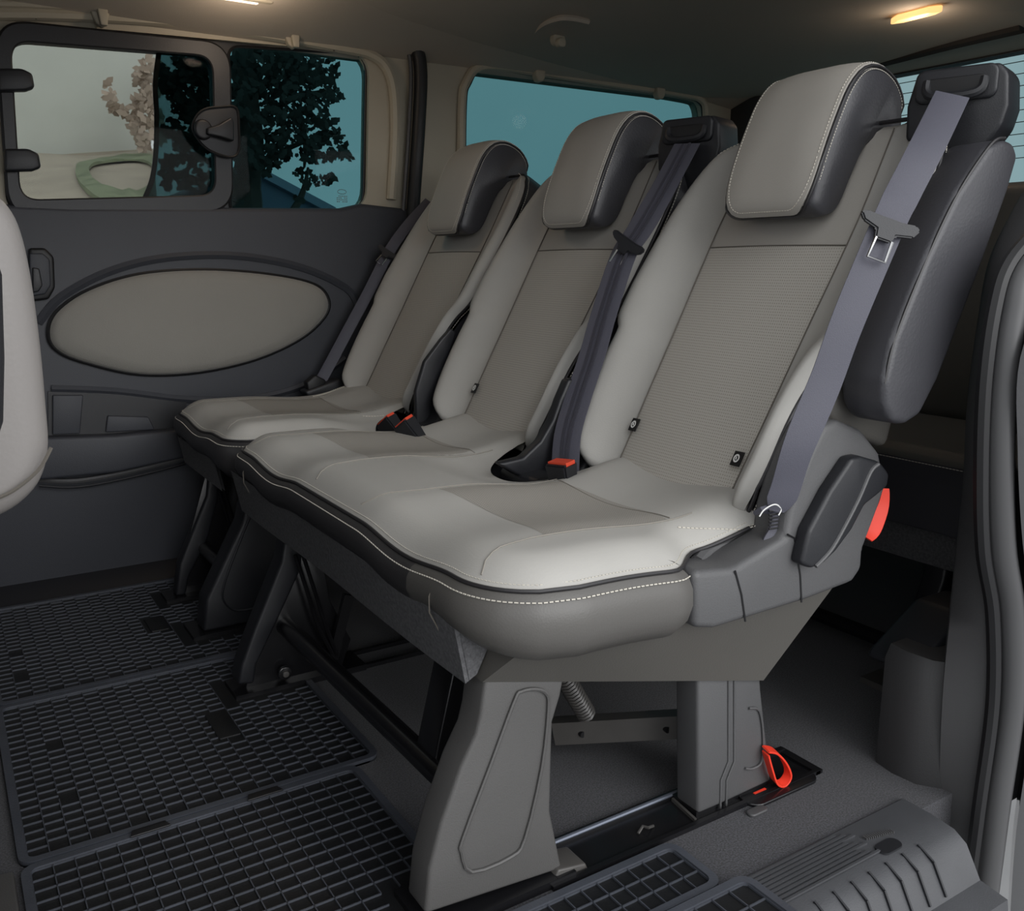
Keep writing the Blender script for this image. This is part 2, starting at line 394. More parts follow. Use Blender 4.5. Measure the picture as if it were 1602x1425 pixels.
# dished recess of the ceiling round a coat hook
dish = catmull([U(x, y, Z=1.405) for x, y in [(822,112),(826,72),(845,42),(880,28),(920,34)]], 6)
put(MB().tube(dish, .008, 6).mesh('d', 'head'), 'headliner_crease', ceil)
dish = catmull([U(x, y, Z=1.40) for x, y in [(1602,38),(1500,62),(1400,88),(1330,106),(1230,128)]], 4)
put(MB().tube(dish, .022, 8).mesh('d', 'headd'), 'rear_header_edge', ceil, label='dark edge of the roof lining above the tailgate glass')
# rear wall with the tailgate window
rwin = [(p.y, p.z) for p in [U(x, y, X=2.6) for x, y in [(1120,190),(1160,145),(1400,107),(1602,66),(1800,40)]]]
hole = [(2.22, 1.00), (2.24, 1.30), (2.15, 1.365), (.95, 1.365), (.90, 1.30), (.90, .92), (2.2, .92)]
rear = put(panel_with_holes('wall_rear', [(.70, 0), (2.5, 0), (2.5, 1.5), (.70, 1.5)], [hole], 2.60, .05, 'pand', axis='X'), 'wall_rear', kind='structure')
g = put(prism('g', hole, 2.615, 2.62, 'glassr', axis='X', bev=0), 'window_3', kind='structure')
for k in range(9):
    z = 1.34-k*.032
    put(MB().bar((2.612, .92, z), (2.612, 2.2, z), .002, .002).mesh('hw', 'seal'), 'heating_wire', g)
# ribbed air outlet on the rear corner pillar
vent = thing('pillar_vent', 'dark ribbed air outlet on the rear corner pillar behind the middle seat', 'vent', U(1135, 210, X=2.45))
vp = MB(); 
for k in range(12):
    a = U(1112-0+k*1.5, 190+k*6.2, X=2.45); b = U(1132+k*2.2, 194+k*6.2, X=2.45)
    put(MB().bar(a-ORG[vent.name], b-ORG[vent.name], .012, .005).mesh('v', 'seal'), 'slat', vent, ORG[vent.name])
put(prism('vp', [(-.14, -.14), (.1, -.14), (.1, .11), (-.14, .11)], .01, .16, 'pand', axis='X'), 'pillar_cover', vent, ORG[vent.name])
# near side: rear quarter wall behind the door opening
nearw = put(panel_with_holes('wall_near', [(1.30, 0), (2.62, 0), (2.62, 1.45), (1.30, 1.45)], [[(1.6, 1.0), (2.4, 1.0), (2.4, 1.32), (1.6, 1.32)]], .64, .06, 'pand'), 'wall_near', kind='structure')
put(MB().box((-1.6, .58, -.1), (-.012, .64, 1.45)).mesh('f', 'pand'), 'wall_front_side', kind='structure')  # front side wall, put in to block light reaching the seat fronts
put(panel_with_holes('wf', [(.6, -.1), (2.5, -.1), (2.5, 1.45), (.6, 1.45)], [[(.9, 1.05), (2.2, 1.05), (2.1, 1.25), (1.0, 1.25)]], -.95, .05, 'pand', axis='X'), 'wall_front_block', kind='structure')  # unseen cab wall added to darken the front; its opening cut small
# pillar at the back of the door opening: flat trim, black shadow gap, fat rubber seal, painted edge
def pil(ps, Y): return sc(ps, Y=Y)
def strip(name, left, right, Yl, Yr, m, parent=None, th=.02, **kw):
    a = catmull(pil(left, Yl), 6); b = catmull(pil(right, Yr), 6); n = min(len(a), len(b)); vs = []; fs = []
    for i in range(n):
        vs += [a[i], b[i], b[i]+Vector((.03, th, 0)), a[i]+Vector((.03, th, 0))]
    for i in range(n-1):
        for j in range(4): fs.append((i*4+j, i*4+(j+1) % 4, i*4+4+(j+1) % 4, i*4+4+j))
    return put(mesh(name, vs, fs, m, 50), name, parent, **kw)
Lp = [(1602,300),(1552,400),(1532,500),(1514,640),(1508,760),(1490,930),(1474,1100),(1468,1290)]
Rp = [(1640,330),(1570,430),(1548,520),(1530,640),(1527,780),(1540,930),(1542,1100),(1518,1330)]
pl = strip('trim_3', Lp, Rp, .72, .665, 'pill', kind='structure')
s1 = catmull(pil([(1640,345),(1580,410),(1556,480),(1540,600),(1535,740),(1538,860),(1553,960),(1553,1100),(1532,1260),(1510,1430)], .655), 8)
put(MB().tube(s1, .010, 8).mesh('s', 'seal'), 'trim_4', kind='structure')
s2 = catmull(pil([(1680,350),(1606,420),(1582,500),(1568,620),(1564,740),(1568,860),(1582,960),(1582,1100),(1560,1260),(1538,1430)], .645), 8)
put(MB().tube(s2, .018, 12).mesh('s', 'sealg'), 'trim_5', kind='structure')
s3 = strip('trim_6', [(1650,420),(1596,560),(1592,700),(1600,850),(1616,960),(1618,1100),(1590,1300),(1580,1440)], [(1760,420),(1760,560),(1760,700),(1760,850),(1760,960),(1760,1100),(1760,1300),(1760,1440)], .62, .60, 'paint', kind='structure')
# lower corner box of the quarter trim
wb = thing('wheel_arch_box', 'dark plastic storage box trim standing on the floor beside the door pillar', 'trim', (1.3, .8, 0))
bx = [(p.x, p.z) for p in []]
poly = [(p.x, p.y) for p in sc([(1394,1180),(1398,1215),(1430,1262),(1475,1290),(1540,1310)], Z=0)]
o3 = ORG[wb.name]
def wbx(name, base, z0, z1, m, lean=0):
    vs = []; n = len(base)
    for z in (z0, z1-.02, z1): 
        ins = .0 if z < z1 else .012
        vs += [(x-o3.x+ins+lean*(z-z0), y-o3.y, z) for x, y in base]
    fs = [(r*n+i, r*n+(i+1) % n, (r+1)*n+(i+1) % n, (r+1)*n+i) for r in range(2) for i in range(n)]
    fs.append(tuple(2*n+i for i in range(n)))
    return mesh(name, vs, fs, m, 35)
base = [(1.225, .82), (1.218, .785), (1.222, .745), (1.245, .715), (1.60, .70), (1.60, .82)]
put(wbx('box', base, 0, .205, 'pand'), 'lower_box', wb, o3)
put(prism('arch', [(p.x-o3.x, p.z) for p in sc([(1412,1050),(1420,1035),(1492,955),(1540,940),(1540,1150),(1475,1060)], Y=.79)], -.03, .06, 'plas_d', bev=.01), 'box_scoop', wb, o3)
# sill: ribbed entrance step
sill = thing('entrance_sill', 'worn grey ribbed plastic entrance step along the door opening', 'door sill', (.9, .66, 0))
so_ = ORG[sill.name]
prof = [(.735, -.002), (.728, .004), (.685, .004), (.645, 0.0), (.625, -.012), (.60, -.055), (.56, -.06), (.55, -.12), (.70, -.12)]
vs = []; fs = []; xs = [-.3, 1.12, 1.15, 1.165]
for i, x in enumerate(xs):
    sh = (0, 0, .0, .02)[i]
    vs += [(x-so_.x - (0 if i < 3 else (0.735-y)*.0), y-so_.y, z) for y, z in prof]
n = len(prof)
for i in range(len(xs)-1):
    fs += [(i*n+j, i*n+(j+1) % n, (i+1)*n+(j+1) % n, (i+1)*n+j) for j in range(n)]
fs += [tuple(range(n)), tuple((len(xs)-1)*n+j for j in range(n))[::-1]]
put(mesh('sill', vs, fs, 'sill', 30), 'step_plate', sill, so_)
for k in range(9):
    y = .722-k*.0068
    put(MB().bar((-.2-so_.x, y-so_.y, .0055), (1.0-so_.x+.012*(k % 3), y-so_.y, .0055), .0035, .003).mesh('rib', 'sill'), 'rib', sill, so_)
for k in range(16):
    x = 1.085-k*.036
    m_ = MB(); m_.bar((x-so_.x, .650-so_.y, .002), (x-so_.x, .625-so_.y, -.010), .003, .004); m_.bar((x-so_.x, .625-so_.y, -.010), (x-so_.x, .602-so_.y, -.050), .003, .005)
    put(m_.mesh('notch', 'plas_d'), 'cross_rib', sill, so_)
put(prism('ov', rrect(1.045-so_.x, .668-so_.y, .022, .011, .0105), .003, .0052, 'plas_d', axis='Z', bev=0), 'screw_cover', sill, so_)
mbx = MB()
for k in range(14): mbx.box((1.030+k*.0035-so_.x, .692-so_.y-.0008*k, .004), (1.032+k*.0035-so_.x, .699-so_.y-.0008*k, .0075))
put(mbx.mesh('teeth', 'sealg'), 'moulded_teeth', sill, so_)

# ================================================================== WINDOWS
# front side window: fixed glass, hinged vent pane in a thick black frame
VO = rpoly(xz([(-6,33),(357,70),(362,328),(16,340)], YW-.02), .065, 10); VI = rpoly(xz([(14,62),(333,87),(338,307),(30,315)], YW-.02), .045, 10)
GO = rpoly(xz([(360,70),(577,83),(572,328),(363,335)]), [.03, .05, .05, .03], 8)
w1 = put(panel_with_holes('w1', rpoly(xz([(-16,20),(586,78),(582,335),(6,350)]), .06, 8), [GO, rpoly(xz([(12,62),(336,87),(341,309),(30,317)]), .045, 8)], YW+.02, .012, 'plas_d'), 'window_1', kind='structure')
put(prism('g', GO, YW+.028, YW+.033, 'glass', bev=0), 'fixed_pane', w1)
put(MB().tube([(x, YW+.016, z) for x, z in GO], .004, 6, True).mesh('t', 'seal'), 'pane_gasket', w1)
outer = [Vector((a, b, 0)) for a, b in VO]; inner = [Vector((a, b, 0)) for a, b in VI]
put(ringplate('vf', [(p.x, p.y) for p in outer], [(p.x, p.y) for p in inner], YW-.028, YW+.02, 'plas_d'), 'vent_frame', w1, label='thick black frame of the opening pane')
put(MB().tube([(p.x, YW-.024, p.y) for p in inner], .004, 6, True).mesh('t', 'seal'), 'vent_gasket', w1)
put(MB().tube([(p.x, YW-.02, p.y) for p in outer], .006, 6, True).mesh('t', 'seal'), 'vent_gasket', w1)
ip = [(p.x, p.y) for p in inner]
put(prism('vg', ip, YW-.002, YW+.002, 'glassc', bev=0), 'opening_pane', w1, label='clear pane, untinted where the reflection stand-in shows')  # tint left weak so the stand-in for the reflection looks bright
tp = xz([(250,70),(345,80),(348,318),(222,318),(238,280),(244,235),(245,180),(243,130)], YW+.012)
put(prism('vt', tp, YW+.010, YW+.014, 'glass', bev=0), 'tinted_pane', w1, label='added tinted pane, its curved edge following the reflection')  # second pane added; its curve marks where the reflection ends
put(ribbon('ve', catmull(sc([(250,72),(243,130),(245,180),(244,235),(238,280),(224,316)], Y=YW+.006), 5), (1, 0, 0), .012, .003, 'seal'), 'pane_edge', w1)
for (x, y) in ((26, 128), (36, 253)):
    put(prism('hinge', xz([(x-30,y-20),(x+8,y-20),(x+24,y-12),(x+28,y+10),(x+14,y+15),(x-30,y+16)], YW-.04), YW-.052, YW-.022, 'plas_d', bev=.006), 'hinge', w1)
# vent latch: teardrop plate with raised knob and lever
lt = catmull([Vector((p.x, p.z, 0)) for p in sc([(300,205),(304,185),(318,172),(345,168),(368,170),(372,200),(372,235),(362,246),(340,242),(318,230)], Y=YW-.035)], 4, True)
put(prism('latch', [(p.x, p.y) for p in lt], YW-.045, YW-.03, 'plas_d', bev=.006), 'latch_plate', w1)
put(MB().tube([(p.x, YW-.046, p.y) for p in lt], .003, 6, True).mesh('t', 'seal'), 'latch_rim', w1)
c_ = U(317, 203, Y=YW-.05)
put(prism('knob', rrect(c_.x, c_.z, .022, .024, .0215), YW-.062, YW-.045, 'plas_d', bev=.006), 'latch_knob', w1)
put(prism('lever', xz([(322,201),(340,196),(360,184),(364,192),(364,222),(345,216),(322,211)], YW-.06), YW-.075, YW-.05, 'plas_d', bev=.004), 'latch_lever', w1)
# etched maker's stamp and small print on the glass
em = U(535, 300, Y=YW+.026)
st = MB().tube([(em.x+.013*math.cos(a*pi/8), YW+.0265, em.z+.006*math.sin(a*pi/8)) for a in range(16)], .0008, 4, True)
for r in range(4):
    for k in range(6):
        if (r*5+k*3) % 7 == 0: continue
        st.box((em.x-.016+k*.0055, YW+.026, em.z-.013-r*.005), (em.x-.0125+k*.0055, YW+.027, em.z-.0105-r*.005))
put(st.mesh('stamp', 'etch'), 'glass_stamp', w1, label='small oval and print etched on the glass')
w2 = put(prism('w2', win_b, YW+.02, YW+.025, 'glass', bev=0), 'window_2', kind='structure')

# ================================================================== OUTSIDE
def outmesh(nm, label, cat, me): return put(me, nm, label=label, category=cat)
M['wallp'] = mat('reflection_pale', (205, 206, 198), .9, var=.06, vscale=1.2)  # pale colour standing in for the bright sky reflected in the pane
M['sand'] = mat('reflection_ground', (178, 168, 152), 1, var=.12, vscale=3)
M['grass'] = mat('reflection_grass', (126, 136, 108), 1, var=.3, vscale=8)
M['bark'] = mat('bark', (62, 54, 48), .9, var=.2)
M['leaf'] = mat('leaf', (34, 34, 28), .8, var=.3, vscale=3)
M['leafp'] = mat('veiled_leaf', (178, 160, 145), .9, var=.15, vscale=3)  # leaf colour paled as if seen through the reflection
M['slate'] = mat('slate_blue_cladding', (62, 74, 92), .6, var=.08, vscale=2)
M['slate2'] = mat('slate_blue_roof', (96, 108, 124), .6, var=.08, vscale=2)
put(MB().box((-60, -40, -.62), (90, 120, -.55)).mesh('ground', mat('pale_concrete', (160, 161, 162), .95, var=.1, vscale=2)), 'ground', kind='structure')
# bank and wall made up in place of the reflection in the left pane
Yb = 9.0
a = U(-40, 246, Y=Yb); b = U(232, 238, Y=Yb); b2 = U(232, 338, Y=6.0); 
bank = MB()
def bank_fn(u, v):
    x0 = U(-40, 340, Y=5.0); x1 = U(236, 340, Y=5.0); t0 = U(-60, 247, Y=Yb); t1 = U(240, 236, Y=Yb)
    lo = x0.lerp(x1, u); hi = t0.lerp(t1, u); p = lo.lerp(hi, v); p.z += .02*math.sin(9*u+5*v); return tuple(p)
rawgrid(bank, bank_fn, 16, 16)
def bank_fn2(u, v):
    p = Vector(bank_fn(u, v)); return (p.x, p.y+.05, -.6)
vsb = [bank_fn(0, 0), bank_fn(1, 0), bank_fn(1, 1), bank_fn(0, 1)]
bank.add(vsb+[(p[0], p[1], -.6) for p in vsb], [(0, 1, 5, 4), (1, 2, 6, 5), (2, 3, 7, 6), (3, 0, 4, 7)])
put(bank.mesh('bank', 'sand'), 'reflection_bank', label='pale bank standing in for ground reflected low in the left window pane', category='bank')
# oval verge of the reflected ground, built on the stand-in bank
vg = MB(); ring_o = []; ring_i = []
for k in range(28):
    an = k/28*2*pi
    for rr, L_ in ((1, ring_o), (.72, ring_i)):
        u = .83+.33*rr*math.cos(an)*.8; v = .47+.42*rr*math.sin(an)
        p = Vector(bank_fn(min(1.0, u), v)); L_.append(p+Vector((0, 0, .012 if rr == 1 else .02)))
vs = ring_o+ring_i; vg.add(vs+[p+Vector((0, 0, .012+.02*random.random())) for p in vs], [])
n = 28
vg.f += [(k, (k+1) % n, n+(k+1) % n, n+k) for k in range(n)] + [(2*n+k, 2*n+(k+1) % n, 3*n+(k+1) % n, 3*n+k) for k in range(n)]
vg.f += [(k, (k+1) % n, 2*n+(k+1) % n, 2*n+k) for k in range(n)] + [(n+k, n+(k+1) % n, 3*n+(k+1) % n, 3*n+k) for k in range(n)]
put(vg.mesh('verge', 'grass'), 'reflection_verge', bpy.data.objects['reflection_bank'], label='oval ring of green grass, part of the reflection stand-in')
rw_ = [U(-60, 30, Y=Yb), U(258, 30, Y=Yb), U(254, 130, Y=Yb), U(244, 170, Y=Yb), U(243, 210, Y=Yb), U(236, 262, Y=Yb), U(225, 305, Y=Yb), U(-60, 305, Y=Yb)]
put(prism('screen', [(p.x, p.z) for p in rw_], Yb+.12, Yb+.3, 'wallp', bev=.01), 'reflection_wall', label='pale wall standing in for bright sky reflected in the left window pane', category='wall')
# blue grey shed beyond the tree
Ys = 14.
shp = [U(x, y, Y=Ys) for x, y in [(395,268),(500,325),(500,484),(300,484),(300,300)]]
shed = thing('shed', 'blue grey gabled building seen low behind the tree', 'building', shp[0])
shp[2].z = shp[3].z = -.55
put(prism('shed', [(p.x-shp[0].x, p.z-shp[0].z) for p in shp], 0, 4, 'slate', bev=0), 'gable_wall', shed, shp[0])
put(MB().bar((-.05, -.06, .05), (shp[1].x-shp[0].x+.2, -.06, shp[1].z-shp[0].z-.05), .12, .12).mesh('r', 'slate2'), 'roof_edge', shed, shp[0])
# the tree: trunk, limbs and individually cut leaves
Yt = 6.0
tb = U(385, 345, Y=Yt)
tree = thing('broadleaf_tree', 'dark leafy tree with bare lower twigs standing outside the side window', 'tree', (tb.x, tb.y, -.55))
to = ORG[tree.name]
def TP(x, y, dy=0): return U(x, y, Y=Yt+dy)-to
tr = MB(); tr.tube(catmull([Vector((0, 0, 0)), TP(388, 345), TP(386, 290), TP(392, 220), TP(384, 140), TP(380, 60), TP(384, -20)], 5), .05, 8, rf=lambda t: .11-.05*t)
put(tr.mesh('trunk', 'bark'), 'trunk', tree, to)
limbs = [[(388,230),(360,180),(320,130),(280,90)], [(386,200),(400,150),(430,110),(470,85),(505,95)], [(388,262),(420,250),(455,230),(500,215),(540,212)],
         [(386,190),(430,170),(470,150),(520,140)], [(386,150),(360,110),(340,70)], [(388,280),(370,240),(320,225),(280,230)], [(385,120),(400,60),(395,20)],
         [(455,335),(470,310),(478,285),(482,262)], [(470,190),(478,225),(476,262)]]
for l in limbs:
    dy = random.uniform(-.35, .35)
    put(MB().tube(catmull([TP(x, y, dy*i/len(l)) for i, (x, y) in enumerate(l)], 4), .02, 6, rf=lambda t: .028-.02*t).mesh('limb', 'bark'), 'branch', tree, to)
blobs = [(275,110,28),(295,95,26),(270,135,24),(300,140,32),(320,110,28),(310,175,30),(290,170,22),(325,215,28),(300,205,30),(270,200,18),(290,245,24),(320,255,24),(262,260,18),(275,285,20),(315,290,24),(345,100,18),
         (372,100,26),(375,140,26),(372,185,26),(375,235,22),(374,280,20),(372,315,18),(400,110,34),(430,95,32),(430,130,36),(410,160,38),(450,160,34),(480,100,26),(470,130,28),(505,105,22),(515,120,14),(500,140,22),(525,150,14),(490,165,26),
         (460,195,30),(420,200,38),(400,230,34),(430,240,24),(490,205,26),(510,195,20),(520,215,16),(500,235,22),(535,232,10),(545,243,8),(528,245,10),(480,240,16),(400,260,24),(475,275,13),(488,285,10),(510,282,9),(468,310,8),(520,278,6),(455,120,30),(440,85,22),(395,85,24)]
lv = MB()
def leafshape(mb, c, r):
    ax = Vector((random.uniform(-1, 1), random.uniform(-.6, .6), random.uniform(-1, 1))).normalized()
    sd = ax.cross(Vector((random.uniform(-.4, .4), 1, random.uniform(-.4, .4)))).normalized(); nn = ax.cross(sd)
    pts = [c-ax*r, c-ax*.4*r+sd*.45*r, c+sd*.3*r+nn*.08*r, c+ax*.35*r+sd*.5*r, c+ax*r, c+ax*.35*r-sd*.5*r, c-sd*.3*r+nn*.08*r, c-ax*.4*r-sd*.45*r]
    mb.add(pts, [(0, 1, 2, 6, 7), (2, 3, 4, 5, 6)])
for x, y, r in blobs:
    for k in range(int(r*r*.052)+4):
        a_ = random.uniform(0, 2*pi); q = r*math.sqrt(random.random())
        p = U(x+q*math.cos(a_), y+q*math.sin(a_)*.95, Y=Yt+random.uniform(-.4, .4))-to
        leafshape(lv, p, random.uniform(.022, .045))
put(lv.mesh('leaves', 'leaf'), 'foliage', tree, to, kind='stuff')
# made-up shrub: leaves coloured pale as if veiled by the reflection
sb = U(225, 240, Y=8.4); shrub = thing('reflection_shrub', 'made-up shrub with pinkish leaves paled by the window reflection', 'shrub', (sb.x, sb.y, Vector(bank_fn(.9, .85)).z+.03)); so2 = ORG[shrub.name]
put(MB().tube([Vector((0, 0, 0)), U(228,225,Y=8.4)-so2, U(215,170,Y=8.4)-so2, U(235,100,Y=8.4)-so2], .02, 6).mesh('stem', 'leafp'), 'stem', shrub, so2)
lv = MB()
for x, y, r in [(235,105,18),(222,120,14),(238,140,16),(225,160,16),(205,178,12),(235,180,18),(215,200,12),(240,210,16),(222,225,10),(172,150,8),(180,165,10),(168,130,5),(190,172,8)]:
    for k in range(int(r*r*.12)+3):
        a_ = random.uniform(0, 2*pi); q = r*math.sqrt(random.random())
        leafshape(lv, U(x+q*math.cos(a_), y+q*math.sin(a_), Y=8.4+random.uniform(-.3, .3))-so2, random.uniform(.03, .06))
put(lv.mesh('leaves', 'leafp'), 'foliage', shrub, so2, kind='stuff')

# ================================================================== SEATS
C1 = 1.01; SP = .52; C3 = 2.047
TH = math.atan2(1.128-.933, .83-.487)
BU = Vector((math.sin(TH), 0, math.cos(TH))); BN = Vector((-math.cos(TH), 0, math.sin(TH))); B0 = Vector((.933, 0, .487))
def BP(y, t, d=0): return B0+BU*t+BN*d+Vector((0, y, 0))
SW = rsmooth([(-.03, .124), (.04, .126), (.12, .129), (.24, .132), (.38, .137), (.46, .137), (.60, .130)])
WTF = rsmooth([(-.04, .17), (-.02, .20), (.0, .222), (.04, .238), (.1, .246), (.16, .246), (.19, .243), (.214, .243), (.228, .255), (.245, .260), (.30, .259), (.36, .256), (.43, .250), (.49, .238), (.54, .218), (.575, .188), (.595, .150)])
WTN = rsmooth([(-.04, .160), (-.02, .175), (.0, .183), (.04, .186), (.1, .186), (.15, .192), (.20, .208), (.235, .236), (.26, .246), (.30, .250), (.36, .250), (.43, .248), (.49, .242), (.54, .228), (.575, .20), (.595, .160)])
def WT(t, side=1): return WTF(t) if side > 0 else WTN(t)
TT = .595
def bol(s, t):  # depth of the bolster over its width
    fade = 1-.45*max(0, (t-.30)/.27)
    return .042*math.sin(pi*.80*s**1.9)*fade
def front(side):
    def fn(u, v):
        t = -.04+(TT+.04)*v; s = u; y = SW(t)+(WT(t, side)-SW(t))*s
        end = min(1, max(0, (TT-t)/.05), 1); end = math.sqrt(max(0, 1-(1-end)**2))
        end2 = min(1, (t+.04)/.05); end2 = math.sqrt(max(0, 1-(1-end2)**2))
        d = bol(s, t)*min(end, end2) - .012*(1-min(end, end2))
        return BP(side*y, t, d)
    return fn
def center(t0, t1, dome, crease=.004):
    def fn(u, v):
        t = t0+(t1-t0)*v; y = -1+2*u
        e = min(1, (TT-t)/.05); e = math.sqrt(max(0, 1-(1-e)**2))
        ed = min(1, (1-abs(y))/.12, v/.06 if t0 > 0 or True else 1, (1-v)/.06)
        return BP(y*SW(t)*1.01, t, -.0008+dome*(1-y*y)-.014*(1-e))
    return fn
def edge_curve(side, d=None):
    pts = []
    for k in range(60):
        t = -.04+(TT+.04)*k/59; pts.append(BP(side*WT(t, side), t, bol(1, t)*min(1, (TT-t)/.03, (t+.04)/.04)-.003))
    return pts
meB = {}
for sd in (-1, 1): meB['bol%d' % sd] = grid('bolster', front(sd), 14, 60, 'beige', 80)
meB['perf'] = grid('centre', center(-.04, .3872, .004), 12, 30, 'perf', 80)
meB['up'] = grid('upper', center(.3868, TT, .003), 12, 14, 'beige2', 80)
# dark shell: sides and back
vs = []; fs = []; nt_ = 40
ringp = [(1.0, .012), (1.012, -.02), (1.01, -.08), (.985, -.112), (.90, -.125), (0, -.13), (-.90, -.125), (-.985, -.112), (-1.01, -.08), (-1.012, -.02), (-1.0, .012), (-.5, -.035), (.5, -.035)]
for k in range(nt_+1):
    t = -.05+(TT+.055)*k/nt_
    for a_, d in ringp:
        e_ = min(1, max(0, (TT+.005-t)/.03)); e_ = math.sqrt(max(0, 1-(1-e_)**2)); dd = (d if d < 0 else d*e_*(1 if t > 0 else max(0, 1+t/.04)))-.004
        vs.append(BP(a_*WT(t, a_ if a_ else 1), t, dd))
r_ = len(ringp)
for k in range(nt_):
    for j in range(r_-1): fs.append((k*r_+j, k*r_+j+1, (k+1)*r_+j+1, (k+1)*r_+j))
    fs.append((k*r_+r_-1, k*r_, (k+1)*r_, (k+1)*r_+r_-1))
fs.append(tuple(range(r_))[::-1]); fs.append(tuple(nt_*r_+j for j in range(r_)))
meB['shell'] = mesh('shell', vs, fs, 'dark', 60)
ec = edge_curve(-1)+edge_curve(1)[::-1]
meB['pipe'] = MB().tube(ec, .0032, 8).mesh('piping', 'piping')
cst = MB()
def offs(pts, dy, dn): return [p+Vector((0, dy*(1 if p.y > 0 else -1), 0))+BN*dn for p in pts]
s_in = stitches('st', [p+Vector((0, -.010*(1 if p.y > 0 else -1), 0))+BN*.010 for p in edge_curve(-1)]); s_in2 = stitches('st', [p+Vector((0, -.010, 0))+BN*.010 for p in edge_curve(1)])
s_out = stitches('st', offs(edge_curve(-1), .0035, -.006)); s_out2 = stitches('st', offs(edge_curve(1), .0035, -.006))
seamc = {}
for sd in (-1, 1): seamc[sd] = MB().tube([BP(sd*SW(t_/40*(TT+.03)-.03), t_/40*(TT+.03)-.03, .001) for t_ in range(40)], .0011, 5).mesh('seam', 'seam')
seamh = MB().tube([BP(-SW(.387)+2*SW(.387)*k/12, .387, .0006+.003*(1-(k/6-1)**2)) for k in range(13)], .0010, 5).mesh('seam', 'seam')
# small woven side tags
def tag_me(y, t):
    p = BP(y, t, .006)
    m_ = MB(); q = [BP(y+.002, t, .008), BP(y-.016, t, .009), BP(y-.016, t+.022, .009), BP(y+.002, t+.022, .008)]
    m_.add(q+[a_-BN*.002 for a_ in q], [(0,1,2,3),(7,6,5,4),(0,4,5,1),(1,5,6,2),(2,6,7,3),(3,7,4,0)]); return m_.mesh('tag', 'seal')
def tag_mark(y, t):
    c = BP(y-.007, t+.011, .0098); m_ = MB()
    pts = [c+Vector((0, .0055*math.cos(a*pi/8), 0))+BU*.0065*math.sin(a*pi/8) for a in range(16)]
    pi2 = [c+Vector((0, .0030*math.cos(a*pi/8), 0))+BU*.0038*math.sin(a*pi/8) for a in range(16)]
    m_.add(pts+pi2, [(k, (k+1) % 16, 16+(k+1) % 16, 16+k) for k in range(16)])
    m_.bar(c-BU*.002, c+BU*.0025+Vector((0, .001, 0)), .0016, .0008, BN); return m_.mesh('mark', 'white')
# headrest: hook shaped body, beige front skin wrapping over the top
HP = [(1.112, .866), (1.092, .880), (1.096, .905), (1.112, .952), (1.134, 1.003), (1.158, 1.047), (1.187, 1.074), (1.222, 1.080), (1.258, 1.066), (1.280, 1.040), (1.284, .985), (1.25, .978), (1.222, .975), (1.200, .962), (1.178, .925), (1.155, .884), (1.135, .868)]
HW = .085; HX = 0; HY = -.009
HP = [(a+HX, b) for a, b in HP]
hp = catmull([Vector((a, b, 0)) for a, b in HP], 4, True)
HPs = [(p.x, p.y) for p in hp]
def dark_head():
    ys = [(-HW-.004, .84), (-HW-.001, .93), (-HW+.005, .98), (-HW+.014, 1.0), (0, 1.0), (HW-.014, 1.0), (HW-.005, .98), (HW+.001, .93), (HW+.004, .84)]
    cx = sum(p[0] for p in HPs)/len(HPs); cz = sum(p[1] for p in HPs)/len(HPs); vs = []; fs = []; n = len(HPs)
    # shrink towards a mid curve so that rounded sides keep the hook
    mid = [(a+HX, b) for a, b in [(1.125, .90), (1.147, .955), (1.17, 1.01), (1.205, 1.040), (1.245, 1.04)]]
    def shr(p, s):
        best = min(mid, key=lambda m_: (m_[0]-p[0])**2+(m_[1]-p[1])**2); return (best[0]+(p[0]-best[0])*s, best[1]+(p[1]-best[1])*s)
    for y, s in ys: vs += [(shr(p, s)[0], y, shr(p, s)[1]) for p in HPs]
    for i in range(len(ys)-1): fs += [(i*n+j, i*n+(j+1) % n, (i+1)*n+(j+1) % n, (i+1)*n+j) for j in range(n)]
    fs += [tuple(range(n))[::-1], tuple((len(ys)-1)*n+j for j in range(n))]
    return mesh('head', vs, fs, 'dark', 60)
meB['head'] = dark_head()
fc = catmull([Vector((a+HX, 0, b)) for a, b in [(1.100, .867), (1.090, .880), (1.094, .905), (1.110, .953), (1.132, 1.004), (1.156, 1.049), (1.186, 1.077), (1.222, 1.083), (1.260, 1.068), (1.283, 1.040), (1.284, 1.018)]], 8)
fl = [0]
for a_, b_ in zip(fc, fc[1:]): fl.append(fl[-1]+(b_-a_).length)
def FC(s):
    L_ = s*fl[-1]
    for i in range(len(fc)-1):
        if L_ <= fl[i+1]+1e-9:
            t = (L_-fl[i])/(fl[i+1]-fl[i]); p = fc[i].lerp(fc[i+1], t); d = (fc[i+1]-fc[i]).normalized(); return p, Vector((-d.z, 0, d.x))
    return fc[-1], Vector((-.3, 0, 1)).normalized()
_rp = [Vector((a, b, 0)) for a, b in rpoly([(-1, -1), (1, -1), (1, 1), (-1, 1)], [.42, .42, .10, .10], 8)]; _rp.append(_rp[0].copy())
_cl = [0]
for a_, b_ in zip(_rp, _rp[1:]): _cl.append(_cl[-1]+(b_-a_).length)
def skin(r, an, lift=0):
    L_ = (an/(2*pi) % 1)*_cl[-1]; q = _rp[0]
    for i in range(len(_rp)-1):
        if _cl[i] <= L_ <= _cl[i+1]+1e-9 and _cl[i+1] > _cl[i]: q = _rp[i].lerp(_rp[i+1], (L_-_cl[i])/(_cl[i+1]-_cl[i])); break
    p, nn = FC(min(1, max(0, .5+.49*q.y*r)))
    return p+Vector((0, q.x*r*HW, 0))+nn*(.003+.006*(1-r**3)+lift)
vs = []; fs = []; n = 96; rs = [.001]+[k/24 for k in range(1, 23)]+[.94, .97, 1.0]
